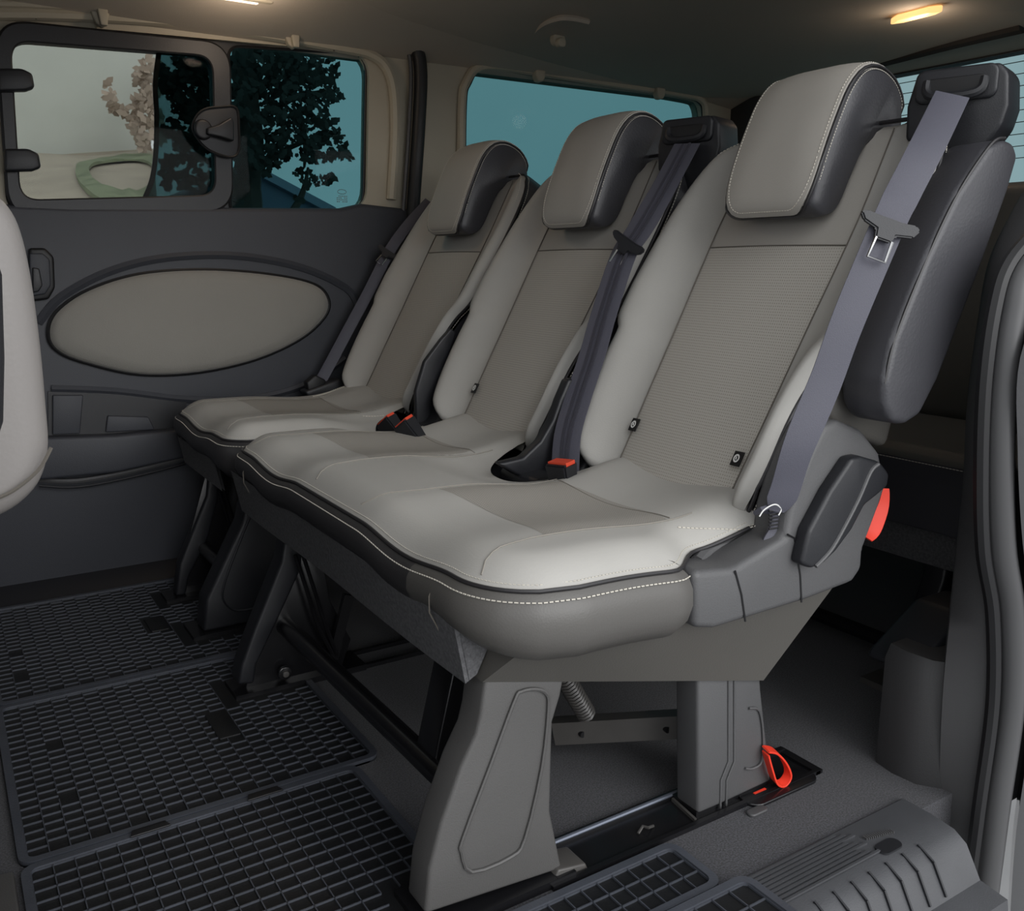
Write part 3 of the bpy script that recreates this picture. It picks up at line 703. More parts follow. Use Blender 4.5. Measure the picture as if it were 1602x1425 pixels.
for ri, r in enumerate(rs):
    vs += [skin(r, k/n*2*pi, 0) for k in range(n)]
    if ri: fs += [((ri-1)*n+k, (ri-1)*n+(k+1) % n, ri*n+(k+1) % n, ri*n+k) for k in range(n)]
vs += [skin(1.0, k/n*2*pi, -.012) for k in range(n)]; ri = len(rs); fs += [((ri-1)*n+k, (ri-1)*n+(k+1) % n, ri*n+(k+1) % n, ri*n+k) for k in range(n)]
meB['skin'] = mesh('skin', vs, fs, 'beige2', 70)
meB['hpipe'] = MB().tube([skin(1.02, k/n*2*pi, -.004) for k in range(n)], .0026, 6, True).mesh('hp', 'piping')
meB['hst1'] = stitches('st', [skin(.95, k/160*2*pi, .0005) for k in range(161)], ln=.003, gap=.002, w=.0009)
meB['hst2'] = stitches('st', [skin(1.048, k/160*2*pi, -.0085) for k in range(161)], ln=.003, gap=.0015, w=.0009)
# belt outlet on the shoulder of the backrest
def guide_parts():
    D = {}
    prof_ = [(-.068, .0), (-.058, .038), (-.048, .044), (.056, .044), (.068, .030), (.072, -.01), (.066, -.035), (.03, -.085), (.0, -.085), (-.02, -.06), (-.066, -.045)]
    prof_ = [(-a, b) for a, b in prof_]
    D['body'] = prism('gb', [(a*.92, b) for a, b in prof_], -.035, .040, 'plas_d', axis='X', bev=.010)
    D['plate'] = prism('gp', rrect(.0, .022, .052, .022, .012), -.041, -.03, 'plas_d', axis='X', bev=.004)
    D['slot'] = prism('gs', rrect(.0, .018, .040, .013, .008), -.0435, -.038, 'seal', axis='X', bev=.002)
    m_ = MB().tube(catmull([(-.040, -.036, .026), (-.046, -.034, .012), (-.050, -.02, .006), (-.050, .02, .006), (-.046, .034, .014), (-.040, .036, .028)], 5), .006, 8)
    D['lip'] = m_.mesh('gl', 'plas_d')
    return D
GD = guide_parts()
def backrest(root, yc, tags=(), guide=True):
    L0 = (0, yc, 0)
    sh = put(meB['shell'], 'backrest', root, L0, label='charcoal leather shell')
    for sd in (-1, 1):
        put(meB['bol%d' % sd], 'side_bolster', sh, L0, label='pale beige leather bolster')
        put(seamc[sd], 'seam', sh, L0)
    put(meB['perf'], 'centre_panel', sh, L0, label='perforated darker beige leather panel')
    put(meB['up'], 'upper_panel', sh, L0, label='smooth beige leather panel under the headrest')
    put(seamh, 'seam', sh, L0)
    put(meB['pipe'], 'piping', sh, L0)
    for s_ in (s_in, s_in2, s_out, s_out2): put(s_, 'stitching', sh, L0, kind='stuff')
    for y, t in tags:
        put(tag_me(y, t), 'side_tag', sh, L0, label='small black fabric tag'); put(tag_mark(y, t), 'tag_mark', sh, L0)
    LH = (0, yc+HY, 0)
    hr = put(meB['head'], 'headrest', root, LH)
    put(meB['skin'], 'headrest_pad', hr, LH, label='beige leather front pad'); put(meB['hpipe'], 'piping', hr, LH)
    for k in ('hst1', 'hst2'): put(meB[k], 'stitching', hr, LH, kind='stuff')
    if guide:
        gl = Vector((1.235, yc-.222, 1.012))
        g_ = put(GD['body'], 'belt_outlet', root, gl)
        g_.rotation_euler = (0, 0, math.radians(18)); put(GD['plate'], 'outlet_plate', g_, gl); put(GD['slot'], 'outlet_slot', g_, gl); put(GD['lip'], 'outlet_lip', g_, gl)
# cushions
def cushion(root, y0, y1, centres, notches, near_open=True):
    """y0 near edge, y1 far edge (relative to nothing: world)"""
    XF, XR = .478, .965; RN = .10 if near_open else .06; RFR = .06
    def xr(y):
        x = XR
        for yn, hw_, xd in notches:
            q = abs(y-yn)/hw_
            if q < 1: x = min(x, xd+(XR-xd)*(1-math.sqrt(max(0, 1-q**2.5))))
        return x
    def corner(y):   # front edge bows back at the corners
        q0 = min(1, (y-y0)/RN); q1 = min(1, (y1-y)/RFR); c0 = 1-math.sqrt(max(0, 1-(1-q0)**2)); c1 = 1-math.sqrt(max(0, 1-(1-q1)**2))
        return XF+RN*c0+RFR*c1
    def wave(y):
        z = 0
        for c in centres:
            q = (y-c)/.13
            if abs(q) < 1: z -= .009*(1-q*q)**2
        return z
    def ylo(x):
        if not near_open: return y0
        q = max(0, min(1, (x-.715)/.09)); return y0+.052*q*q*(3-2*q)
    def top(x, y):
        z = .476+wave(y)*1.2
        xf = corner(y); a_ = (x-xf)
        d = min(x-XF, y-ylo(x), y1-y)
        for yy_, rr_, sg in ((y0, RN, 1), (y1, RFR, -1)):
            cx_, cy_ = XF+rr_, yy_+sg*rr_
            if x < cx_ and (y-cy_)*sg < 0: d = min(d, rr_-math.hypot(x-cx_, y-cy_))
        z -= .030*max(0, 1-max(0, d)/.055)**2
        z -= .012*math.exp(-((x-.78)/.10)**2)
        z += .018*max(0, (x-.82)/.145)**1.6
        for yn, hw_, xd in notches:
            q = abs(y-yn)/(hw_*1.15)
            if q < 1 and x > xd-.12: z -= .022*(1-q*q)*min(1, (x-xd+.12)/.10)
        return z
    def fn(u, v):
        y = y0+(y1-y0)*v; x = corner(y)+(xr(y)-corner(y))*u; y = max(y, ylo(x)+.0006*v); return (x, y-root_y, top(x, y))
    root_y = 0
    body = put(grid('cushion', fn, 44, 90, 'beige', 80), 'seat_cushion', root, (0, 0, 0), label='pale beige leather cushion top')
    # perforated insert and seams for each place
    for c in centres:
        hw_ = .135
        def fi(u, v, c=c):
            y = c-hw_+2*hw_*v; x = .60+(.80-.60)*u + .018*math.cos((v-.5)*pi); return (x, y, top(x, y)+.0010*min(1, u/.08, (1-u)/.08, v/.08, (1-v)/.08)+.0002)
        put(grid('ins', fi, 12, 16, 'perfc', 80), 'cushion_insert', body, (0, 0, 0), label='perforated darker beige insert')
        for sd in (-1, 1):
            sp = []
            for k in range(30):
                x = .492+(.84-.492)*k/29; q = k/29
                yy = c+sd*(hw_+.035-.03*min(1, q*4)**.5+.02*math.sin(q*pi)*0)
                if x > corner(yy)+.004: sp.append(Vector((x, yy, top(x, yy)+.001)))
            put(MB().tube(sp, .0010, 5).mesh('seam', 'seaml'), 'cushion_seam', body, (0, 0, 0))
            sp2 = [Vector((.80+.012*k, c+sd*(hw_+.022+.004*k), top(.80+.012*k, c+sd*(hw_+.022+.004*k))+.001)) for k in range(12)]
            sp2 = [p for p in sp2 if p.x < xr(p.y)-.004]
            if len(sp2) > 3:
                put(stitches('st', sp2), 'cushion_stitching', body, (0, 0, 0), kind='stuff')
                put(stitches('st', [p+Vector((0, .006, 0)) for p in sp2]), 'cushion_stitching', body, (0, 0, 0), kind='stuff')
        xs_ = [Vector((.805+.0*k, c-hw_+.0+2*hw_*k/14, 0)) for k in range(15)]
        put(MB().tube([(p.x, p.y, top(p.x, p.y)+.001) for p in xs_], .0008, 5).mesh('seam', 'seaml'), 'cushion_seam', body, (0, 0, 0))
    # rim: path from rear near side, round the front, to rear far side
    path = []
    N = 90
    xs0 = .90 if near_open else .90
    for k in range(24): x = xs0-(xs0-corner(y0+.0))*k/24; path.append(Vector((x, ylo(x), top(x, ylo(x)))))
    for k in range(N+1):
        y = y0+(y1-y0)*k/N; x = corner(y); path.append(Vector((x, y, top(x, y))))
    for k in range(1, 25): x = corner(y1)+(.94-corner(y1))*k/24; path.append(Vector((x, y1, top(x, y1))))
    # outward direction
    def outdir(i):
        a_ = path[max(0, i-2)]; b_ = path[min(len(path)-1, i+2)]; d = (b_-a_); d.z = 0; d.normalize(); return Vector((-d.y, d.x, 0))
    outs = [outdir(i) for i in range(len(path))]
    if outs[60].x > 0: outs = [-o for o in outs]
    iband0 = next(i for i, p in enumerate(path) if p.x < .745) if near_open else 0
    put(MB().tube([p+o*.0025 for p, o in zip(path, outs)], .0026, 6).mesh('piping', 'piping'), 'cushion_piping', body, (0, 0, 0))
    put(stitches('st', [p+o*.0125-Vector((0, 0, .0095)) for p, o in list(zip(path, outs))[iband0:]], ln=.0045), 'cushion_stitching', body, (0, 0, 0), kind='stuff')
    put(stitches('st', [(lambda q: Vector((q.x, q.y, top(q.x, q.y)+.0006)))(p-o*.0045) for p, o in zip(path, outs)], ln=.003, gap=.002, w=.0008), 'cushion_stitching', body, (0, 0, 0), kind='stuff')
    # upholstered band below the piping
    prof = [(.0, 0), (.010, -.008), (.017, -.025), (.018, -.045), (.012, -.065), (-.004, -.082), (-.03, -.092), (-.055, -.10)]
    iband = next(i for i, p in enumerate(path) if p.x < .742) if near_open else 0
    def band(i0, i1, m, lab, nm):
        vs = []; fs = []
        for i in range(i0, i1):
            p, o = path[i], outs[i]
            k_ = .72+.33*max(0, min(1, 1-(p.y-y0)/.16))
            for a_, b_ in prof: vs.append(p+o*a_+Vector((0, 0, b_*k_)))
        n_ = len(prof)
        for i in range(i1-i0-1):
            for j in range(n_-1): fs.append((i*n_+j, i*n_+j+1, (i+1)*n_+j+1, (i+1)*n_+j))
        return put(mesh('band', vs, fs, m, 80), nm, body, (0, 0, 0), label=lab)
    cut = 24+int(N*.10)
    isp = next(i for i in range(iband+30, len(path)) if path[i].y > y0+.135) if near_open else 1
    if near_open: band(iband, isp+1, 'grey2', 'grey leather side border of the cushion', 'cushion_side_border')
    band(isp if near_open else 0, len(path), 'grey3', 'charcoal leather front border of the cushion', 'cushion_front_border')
    # underside pan
    put(prism('pan', [(corner((y0+y1)/2)+.04, .36), (.95, .36), (.95, .44), (corner((y0+y1)/2)+.04, .40)], y0+.05, y1-.05, 'plas_d', bev=.01), 'seat_pan', root, (0, 0, 0))
    # vertical seams of the front band
    return body, corner, top
# ---------------- double seat
DS = thing('double_seat', 'beige and charcoal leather double seat with two headrests, nearest the open side door', 'car seat', (.7, 1.27, 0))
backrest(DS, C1, tags=((.127, .045), (-.109, .03)))
backrest(DS, C1+SP, tags=((.127, .045),))
body, corner, top = cushion(DS, .772, 1.765, [C1, C1+SP], [(C1+SP/2, .118, .782), (1.765, .09, .785)])
for yy in (.907, 1.66):
    z_ = top(corner(yy), yy)
    put(MB().tube([(corner(yy)-.008, yy, z_-.006), (corner(yy)-.0185, yy, z_-.03), (corner(yy)-.0185, yy, z_-.05), (corner(yy)-.006, yy, z_-.076)], .0010, 5).mesh('s', 'seam'), 'front_seam', body, (0, 0, 0))
# carpet flap hanging under the front edge
fl_ = MB()
def flap(u, v): 
    y = .862+(1.765-.862)*u; return (.466+.016*v-.002*math.sin(u*9), y, .400-.084*v)
rawgrid(fl_, flap, 20, 4); rawgrid(fl_, lambda u, v: tuple(Vector(flap(u, v))+Vector((.006, 0, 0))), 20, 4)
fl_.add([(.466, .862, .400), (.482, .862, .316), (.50, .866, .322), (.53, .866, .38)], [(0, 1, 2, 3)])
put(fl_.mesh('flap', 'felt'), 'felt_flap', DS, (0, 0, 0), label='charcoal felt flap')
# grey leather skirt under the near side
sk = xz([(775,1062),(790,1068),(1000,1066),(1185,1062),(1200,1050),(1262,948),(1262,900),(1085,880),(1000,935),(850,960),(760,950)], .835)
skm = MB(); ns = len(sk)
def skf(u, v):
    # lower skirt bulging outwards at the top
    a_ = Vector((.505, .862, .312)).lerp(Vector((.985, .855, .192)), u); b_ = Vector((.53, .80, .375)).lerp(Vector((1.06, .80, .345)), u)
    p = a_.lerp(b_, v); p.y -= .012*math.sin(v*pi/2)*math.sin(u*pi)+.0; p.x += .0; return tuple(p)
rawgrid(skm, skf, 24, 8); skm.add([(.505, .862, .312), (.53, .80, .375), (.53, .95, .39), (.505, .90, .312)], [(0, 1, 2, 3)]); skm.add([(.985, .855, .192), (1.06, .80, .345), (1.06, .90, .345), (1.0, .90, .2)], [(0, 1, 2, 3)])
put(skm.mesh('skirt', 'grey', 70), 'side_skirt', DS, (0, 0, 0), label='grey leather skirt')
# ---- near covered legs
def leg_poly(ps, Y): return [(p.x, max(0.0, p.z)) for p in sc(ps, Y=Y)]
FL = [(760,1060),(884,1060),(878,1090),(866,1130),(864,1190),(862,1270),(880,1378),(665,1432),(672,1360),(690,1290),(722,1200),(745,1150),(752,1120)]
leg = put(prism('leg', [(p.x, max(.012, p.z)) for p in sc(FL, Y=.862)], .862, .912, 'plas_l', bev=.006), 'front_leg', DS, (0, 0, 0), label='tall grey plastic front leg cover')
gp = catmull(sc([(838,1078),(815,1082),(805,1096),(770,1190),(725,1310),(722,1332),(738,1364),(800,1340),(822,1310),(848,1200),(858,1110),(855,1085)], Y=.860), 3, True)
put(MB().tube([p for p in gp], .0025, 6, True).mesh('g', 'plas_l'), 'embossed_panel', leg, (0, 0, 0))
RL = [(1092,1050),(1190,1050),(1192,1080),(1207,1222),(1130,1262),(1105,1275),(1092,1278)]
rl = put(prism('leg', [(p.x, max(.006, p.z)) for p in sc(RL, Y=.862)], .862, .91, 'plas', bev=.006), 'rear_leg', DS, (0, 0, 0), label='tapering grey plastic rear leg cover')
gq = catmull(sc([(1172,1108),(1188,1112),(1194,1150),(1192,1190),(1178,1202),(1166,1202)], Y=.860), 4)
put(MB().tube(gq, .002, 6).mesh('g', 'plas'), 'embossed_panel', rl, (0, 0, 0))
for dx in (0, 9):
    put(MB().tube(sc([(1140+dx,1060),(1140+dx,1190),(1128+dx,1220),(1127+dx,1265)], Y=.861), .0018, 6).mesh('g', 'plas'), 'raised_line', rl, (0, 0, 0))
# latch shoes at the floor
put(MB().box((.42, .85, 0.0), (.64, .945, .012)).mesh('shoe', 'bmetal'), 'floor_shoe', DS, (0, 0, 0))
put(MB().box((.87, .865, 0.0), (1.04, .925, .010)).mesh('shoe', 'bmetal'), 'floor_shoe', DS, (0, 0, 0))
put(prism('sh', [(.605, .0), (.665, 0), (.66, .012), (.615, .02)], .855, .90, 'steel', bev=.003), 'latch_tab', DS, (0, 0, 0))
# ---- inner bracket legs of black steel
def bracket(root, Y, near, thick=.05):
    """dark front strip with a pressed steel side plate and a strut"""
    bl = near
    p1 = [(p[0], p[1]) for p in bl['strip']]
    a_ = put(prism('st', p1, Y-thick, Y, 'plas_d', bev=.006), 'bracket_leg', root, (0, 0, 0))
    put(prism('pl', bl['plate'], Y-thick+.012, Y-thick+.018, 'bmetal', bev=.002), 'bracket_plate', a_, (0, 0, 0))
    return a_
st2 = [(p.x, max(.01, p.z)) for p in sc([(372,1072),(398,1070),(402,1040),(440,960),(472,890),(475,845),(445,845),(440,880),(398,985),(378,1040)], Y=1.60)]
a2 = bracket(DS, 1.65, {'strip': st2, 'plate': [(.425, .01), (.62, .01), (.64, .06), (.60, .15), (.58, .30), (.53, .30), (.47, .16)]})
put(MB().tube(sc([(462,868),(500,985),(520,1022)], Y=1.585), .004, 6).mesh('r', 'bmetal'), 'strut', a2, (0, 0, 0))
put(MB().tube(sc([(474,868),(512,985),(528,1026)], Y=1.585), .004, 6).mesh('r', 'bmetal'), 'strut', a2, (0, 0, 0))
put(MB().bar(U(545,930,Y=1.6), U(520,1030,Y=1.6), .012, .02).mesh('r', 'bmetal'), 'rear_strut', a2, (0, 0, 0))
put(prism('b', rrect(U(445,1052,Y=1.6).x, U(445,1052,Y=1.6).z, .014, .014, .0135), 1.594, 1.602, 'bmetal', bev=.003), 'bolt', a2, (0, 0, 0))
put(prism('b', rrect(U(445,1052,Y=1.6).x, U(445,1052,Y=1.6).z, .006, .006, .0055), 1.589, 1.602, 'steel', bev=.001), 'bolt', a2, (0, 0, 0))
put(MB().box((.40, 1.585, 0.0), (.66, 1.665, .012)).mesh('shoe', 'bmetal'), 'floor_shoe', DS, (0, 0, 0))
put(MB().tube([(.508, 1.62, .118), (.505, .93, .135)], .0175, 14).mesh('t', 'bmetal'), 'cross_tube', DS, (0, 0, 0))
# black inner plate, folding bar and coil spring behind the near front leg
put(prism('ip', [(.50, .14), (.535, .10), (.60, .22), (.58, .30), (.54, .30)], .985, 1.04, 'bmetal', bev=.004), 'inner_bracket', DS, (0, 0, 0))
fb = put(MB().bar(U(868,1143,Y=1.10), U(1100,1130,Y=.93), .025, .038).mesh('fb', 'steel'), 'folding_bar', DS, (0, 0, 0))
for px_ in (902, 1034):
    q = U(px_, 1147 if px_ < 950 else 1138, Y=1.02)
    t_ = (px_-868)/232; c_ = U(868,1143,Y=1.10).lerp(U(1100,1130,Y=.93), t_)
    put(prism('h', rrect(c_.x, c_.z, .005, .005, .0048), c_.y-.02, c_.y-.008, 'seal', bev=0), 'bolt_hole', fb, (0, 0, 0))
a_ = U(872,1040,Y=1.02); b_ = U(918,1118,Y=1.04); d_ = (b_-a_); ax = d_.normalized(); s1_ = ax.cross(Vector((0, 1, 0))).normalized(); s2_ = ax.cross(s1_)
put(MB().tube([a_+d_*(k/160)+(s1_*math.cos(k*.7)+s2_*math.sin(k*.7))*.0135 for k in range(161)], .0028, 5).mesh('sp', 'steel'), 'coil_spring', DS, (0, 0, 0))
# rear part of frame under the cushion
put(MB().tube([(.93, .90, .20), (.93, 1.66, .20)], .014, 10).mesh('t', 'bmetal'), 'rear_tube', DS, (0, 0, 0))
put(prism('rb', [(.82, .01), (1.0, .01), (.95, .36), (.86, .36)], 1.58, 1.63, 'bmetal', bev=.004), 'rear_bracket', DS, (0, 0, 0))
put(MB().tube([(.56, 1.35, .27), (.575, 1.36, .262), (.585, 1.33, .268), (.57, 1.3, .275), (.555, 1.32, .27), (.56, 1.28, .26)], .003, 6).mesh('w', 'steel'), 'wire_loop', DS, (0, 0, 0))
put(MB().bar((.60, .95, .30), (.60, 1.60, .30), .03, .03).bar((.86, .95, .33), (.86, 1.60, .33), .03, .03).mesh('fr', 'bmetal'), 'frame_rail', DS, (0, 0, 0))
# ---- plastic side cover with recliner handle
YC = .765
sc_out = [(1086,896),(1087,984),(1118,985),(1160,972),(1262,940),(1335,912),(1350,890),(1352,860),(1378,790),(1388,760),(1378,708),(1350,672),(1312,656),(1290,664),(1268,710),(1248,760),(1236,800),(1230,842),(1150,889),(1096,893)]
scp = xz(sc_out, YC)
cov = put(prism('cover', scp, YC, YC+.062, 'plas', bev=.013), 'side_cover', DS, (0, 0, 0), label='moulded grey plastic side cover')
top_t = [U(1090,880,Y=YC+.05), U(1110,862,Y=YC+.062), U(1160,843,Y=YC+.065), U(1196,812,Y=YC+.065), U(1226,770,Y=YC+.065)]
put(MB().tube(catmull(top_t, 5), .010, 8).mesh('tr', 'plas'), 'tray_rim', cov, (0, 0, 0))
tq = [U(1153,889,Y=YC+.012), U(1226,852,Y=YC+.012), U(1238,832,Y=YC+.03), U(1234,806,Y=YC+.056), U(1190,843,Y=YC+.056), U(1132,868,Y=YC+.050)]
m_ = MB(); m_.add([p+Vector((0, 0, .003)) for p in tq]+[p-Vector((0, 0, .02)) for p in tq], [tuple(range(6))]+[(i, (i+1) % 6, 6+(i+1) % 6, 6+i) for i in range(6)])
put(m_.mesh('tray', 'plas_d', 30), 'tray_recess', cov, (0, 0, 0))
put(MB().tube([p+Vector((0, 0, .003)) for p in tq], .0022, 6, True).mesh('tre', 'plas'), 'tray_edge', cov, (0, 0, 0))
for q in ([(1150,893),(1160,930),(1166,972)], [(1232,836),(1243,842),(1252,900),(1254,942)]):
    put(MB().tube(sc(q, Y=YC-.0005), .0014, 5).mesh('l', 'seal'), 'cover_joint', cov, (0, 0, 0))
lip = catmull(sc([(1092,900),(1098,968),(1120,972),(1160,962),(1255,930),(1310,905),(1340,850),(1362,790)], Y=YC-.001), 5)
hd = [(1256,884),(1268,832),(1302,768),(1336,717),(1350,714),(1381,723),(1395,741),(1392,762),(1376,776),(1356,792),(1336,830),(1311,864),(1293,882),(1273,891)]
put(prism('handle', xz(hd, YC-.022), YC-.020, YC+.002, 'plas_d', bev=.006), 'recliner_handle', cov, (0, 0, 0), label='long black recliner handle')
put(MB().tube(catmull(sc([(1276,886),(1300,860),(1322,822),(1344,779),(1362,738),(1374,726)], Y=YC-.020), 5), .0028, 8).mesh('hl', 'plas'), 'handle_ridge', cov, (0, 0, 0))
# ribs on the rear of the recliner column
put(prism('col', xz([(1330,560),(1372,600),(1395,640),(1380,700),(1300,670),(1280,640),(1310,580)], .80), .79, .86, 'grey', bev=.012), 'recliner_column', DS, (0, 0, 0))
# red loop at rear of the side cover
pr = [U(x, y, Y=.776) for x, y in [(1386,764),(1382,790),(1373,815),(1366,832),(1358,843)]]
put(ribbon('r', catmull(pr, 3), (1, -.7, .2), .015, .003, 'red', wf=lambda t: .6+.7*math.sin(pi*min(1, t*.9))), 'release_strap', DS, (0, 0, 0), label='red fabric release strap')
pr = [U(x, y, Y=.850) for x, y in [(1198,1172),(1212,1175),(1226,1190),(1233,1210),(1224,1225),(1212,1222),(1204,1200),(1198,1178)]]
put(ribbon('r', catmull(pr, 4), (.1, 1, .25), .016, .003, 'red'), 'release_strap', DS, (0, 0, 0), label='red fabric pull loop by the rear foot')
put(prism('rt', xz([(1178,1240),(1196,1232),(1194,1240),(1178,1247)], .858), .854, .858, 'red', bev=0), 'red_marker', DS, (0, 0, 0))
# ---- folded up armrest
YA = .712
arm_o = xz([(1386,640),(1398,662),(1418,666),(1442,650),(1470,595),(1530,440),(1580,300),(1596,245),(1590,222),(1572,216),(1550,226),(1500,300),(1452,400),(1400,530),(1384,600)], YA)
arm = put(prism('arm', arm_o, YA, YA+.07, 'dark', bev=.014, seg=4), 'armrest', DS, (0, 0, 0), label='folded up charcoal leather armrest')
put(MB().tube(catmull(sc([(1384,600),(1400,530),(1452,400),(1500,300),(1550,226),(1572,216)], Y=YA+.004)+[], 6), .0022, 6).mesh('p', 'piping'), 'armrest_piping', arm, (0, 0, 0))
a1 = U(1386,622,Y=YA+.008); 
bnd = ribbon('b', [U(1386,622,Y=YA+.006)+Vector((-.002, 0, 0)), U(1386,622,Y=YA+.006)+Vector((-.002, .058, 0))], (.35, 0, .94), .014, .002, 'grey')
put(bnd, 'armrest_band', arm, (0, 0, 0), label='brown grey stitched band')
# ---- buckle and plastic shroud between the two places
YB = C1+SP/2
def buckle(root, base, tip, wd, label=None):
    base = Vector(base); tip = Vector(tip); d = (tip-base).normalized(); wd = Vector(wd); wd = (wd-d*wd.dot(d)).normalized(); nn = d.cross(wd)
    bm = bmesh.new(); l = (tip-base).length
    vs = [base+wd*a_*.5*w_+nn*b_*.5*h_+d*z for z, w_, h_ in ((0, .036, .022), (l, .044, .034)) for a_, b_ in ((-1,-1),(1,-1),(1,1),(-1,1))]
    v = [bm.verts.new(q) for q in vs]
    for f in ((0,1,2,3),(7,6,5,4),(0,4,5,1),(1,5,6,2),(2,6,7,3),(3,7,4,0)): bm.faces.new([v[i] for i in f])
    bmesh.ops.recalc_face_normals(bm, faces=bm.faces)
    bmesh.ops.bevel(bm, geom=list(bm.edges), offset=.003, segments=2, affect='EDGES')
    o = put(bmmesh('bk', bm, 'plas_d'), 'buckle', root, (0, 0, 0))
    m_ = MB(); m_.bar(tip-wd*.019+nn*.002, tip+wd*.019+nn*.002, .022, .006, d); put(m_.mesh('rb', 'redp'), 'red_button', o, (0, 0, 0), label='red release button')
    m_ = MB(); m_.bar(tip-wd*.012-nn*.0065, tip+wd*.012-nn*.0065, .003, .004, d); put(m_.mesh('rb', 'metal'), 'buckle_slot', o, (0, 0, 0))
    return o
def shroud(root, Y, ps, y0, y1):
    return put(prism('sh', xz(ps, Y), y0, y1, 'plas_d', bev=.005), 'buckle_shroud', root, (0, 0, 0), label='black moulded plastic shroud')
shroud(DS, 1.27, [(773,723),(812,714),(839,688),(858,655),(868,625),(882,592),(905,590),(906,650),(916,700),(938,728),(915,752),(870,757),(830,751),(800,740)], 1.255, 1.278)
put(prism('sb', [(.80, .40), (1.02, .40), (1.06, .56), (.98, .56), (.90, .455), (.81, .45)], 1.20, 1.32, 'plas_d', bev=.01), 'shroud_base', DS, (0, 0, 0))
p_ = U(876, 760, Y=1.235); buckle(DS, U(886,790,X=.835), U(877,724,X=.825), (.25, -1, .1))
# far end shroud and twin buckles between middle and far places
shroud(DS, 1.783, [(650,690),(648,612),(662,565),(688,530),(704,512),(712,520),(700,560),(690,620),(700,660),(698,682),(662,692)], 1.776, 1.79)
put(prism('sb', [(.80, .40), (1.02, .40), (1.06, .56), (.98, .56), (.90, .455), (.81, .45)], 1.70, 1.785, 'plas_d', bev=.01), 'shroud_base', DS, (0, 0, 0))
# ---------------- single seat
SS = thing('single_seat', 'beige and charcoal leather single seat with one headrest, beside the far wall', 'car seat', (.7, 2.06, 0))
backrest(SS, C3, guide=False)
body3, corner3, top3 = cushion(SS, 1.806, 2.285, [C3], [(1.806, .085, .80)], False)
buckle(DS, U(636,700,X=.82), U(603,656,X=.79), (.3, -.9, .5)); buckle(DS, U(664,704,X=.81), U(631,660,X=.78), (.3, -.9, .5))
fl_ = MB()
def flap3(u, v): return (.468+.012*v, 1.90+(2.235-1.90)*u, .392-.066*v)
rawgrid(fl_, flap3, 8, 3); rawgrid(fl_, lambda u, v: tuple(Vector(flap3(u, v))+Vector((.006, 0, 0))), 8, 3)
put(fl_.mesh('flap', 'felt'), 'felt_flap', SS, (0, 0, 0), label='charcoal felt flap')
l3 = [(p.x, max(.012, p.z)) for p in sc([(318,990),(322,940),(350,880),(378,820),(395,740),(470,740),(480,800),(450,980),(440,985)], Y=1.92)]
lg = put(prism('leg', l3, 1.92, 1.985, 'plas_d', bev=.008), 'near_leg', SS, (0, 0, 0), label='dark plastic leg cover')
put(MB().tube(catmull(sc([(400,790),(382,830),(352,910),(350,940),(372,955),(420,945)], Y=1.918), 4), .0025, 6).mesh('g', 'plas_d'), 'embossed_panel', lg, (0, 0, 0))
l4 = [(p.x, max(.012, p.z)) for p in sc([(274,935),(290,935),(295,900),(325,840),(340,780),(342,740),(325,740),(322,775),(300,830),(280,880)], Y=2.19)]
a4 = bracket(SS, 2.22, {'strip': l4, 'plate': [(.43, .01), (.60, .01), (.60, .2), (.58, .34), (.53, .34), (.47, .16)]}, .04)
put(MB().tube(sc([(342,765),(368,850)], Y=2.16), .004, 6).tube(sc([(350,765),(374,840)], Y=2.16), .004, 6).mesh('r', 'bmetal'), 'strut', a4, (0, 0, 0))
put(MB().box((.40, 2.165, .0), (.62, 2.235, .012)).mesh('shoe', 'bmetal'), 'floor_shoe', SS, (0, 0, 0)); put(MB().box((.40, 1.905, .0), (.66, 2.0, .012)).mesh('shoe', 'bmetal'), 'floor_shoe', SS, (0, 0, 0))
put(MB().tube([(.50, 2.2, .12), (.50, 1.95, .12)], .016, 12).mesh('t', 'bmetal'), 'cross_tube', SS, (0, 0, 0))
put(prism('rb', [(.82, .0), (1.0, .0), (.95, .36), (.86, .36)], 1.93, 1.98, 'bmetal', bev=.004), 'rear_leg', SS, (0, 0, 0))
put(prism('rb', [(.82, .0), (1.0, .0), (.95, .36), (.86, .36)], 2.16, 2.2, 'bmetal', bev=.004), 'rear_leg', SS, (0, 0, 0))
put(prism('fc', xz([(475,612),(530,592),(555,600),(575,640),(520,640),(480,620)], 2.30), 2.29, 2.34, 'plas_d', bev=.006), 'far_side_cover', SS, (0, 0, 0))

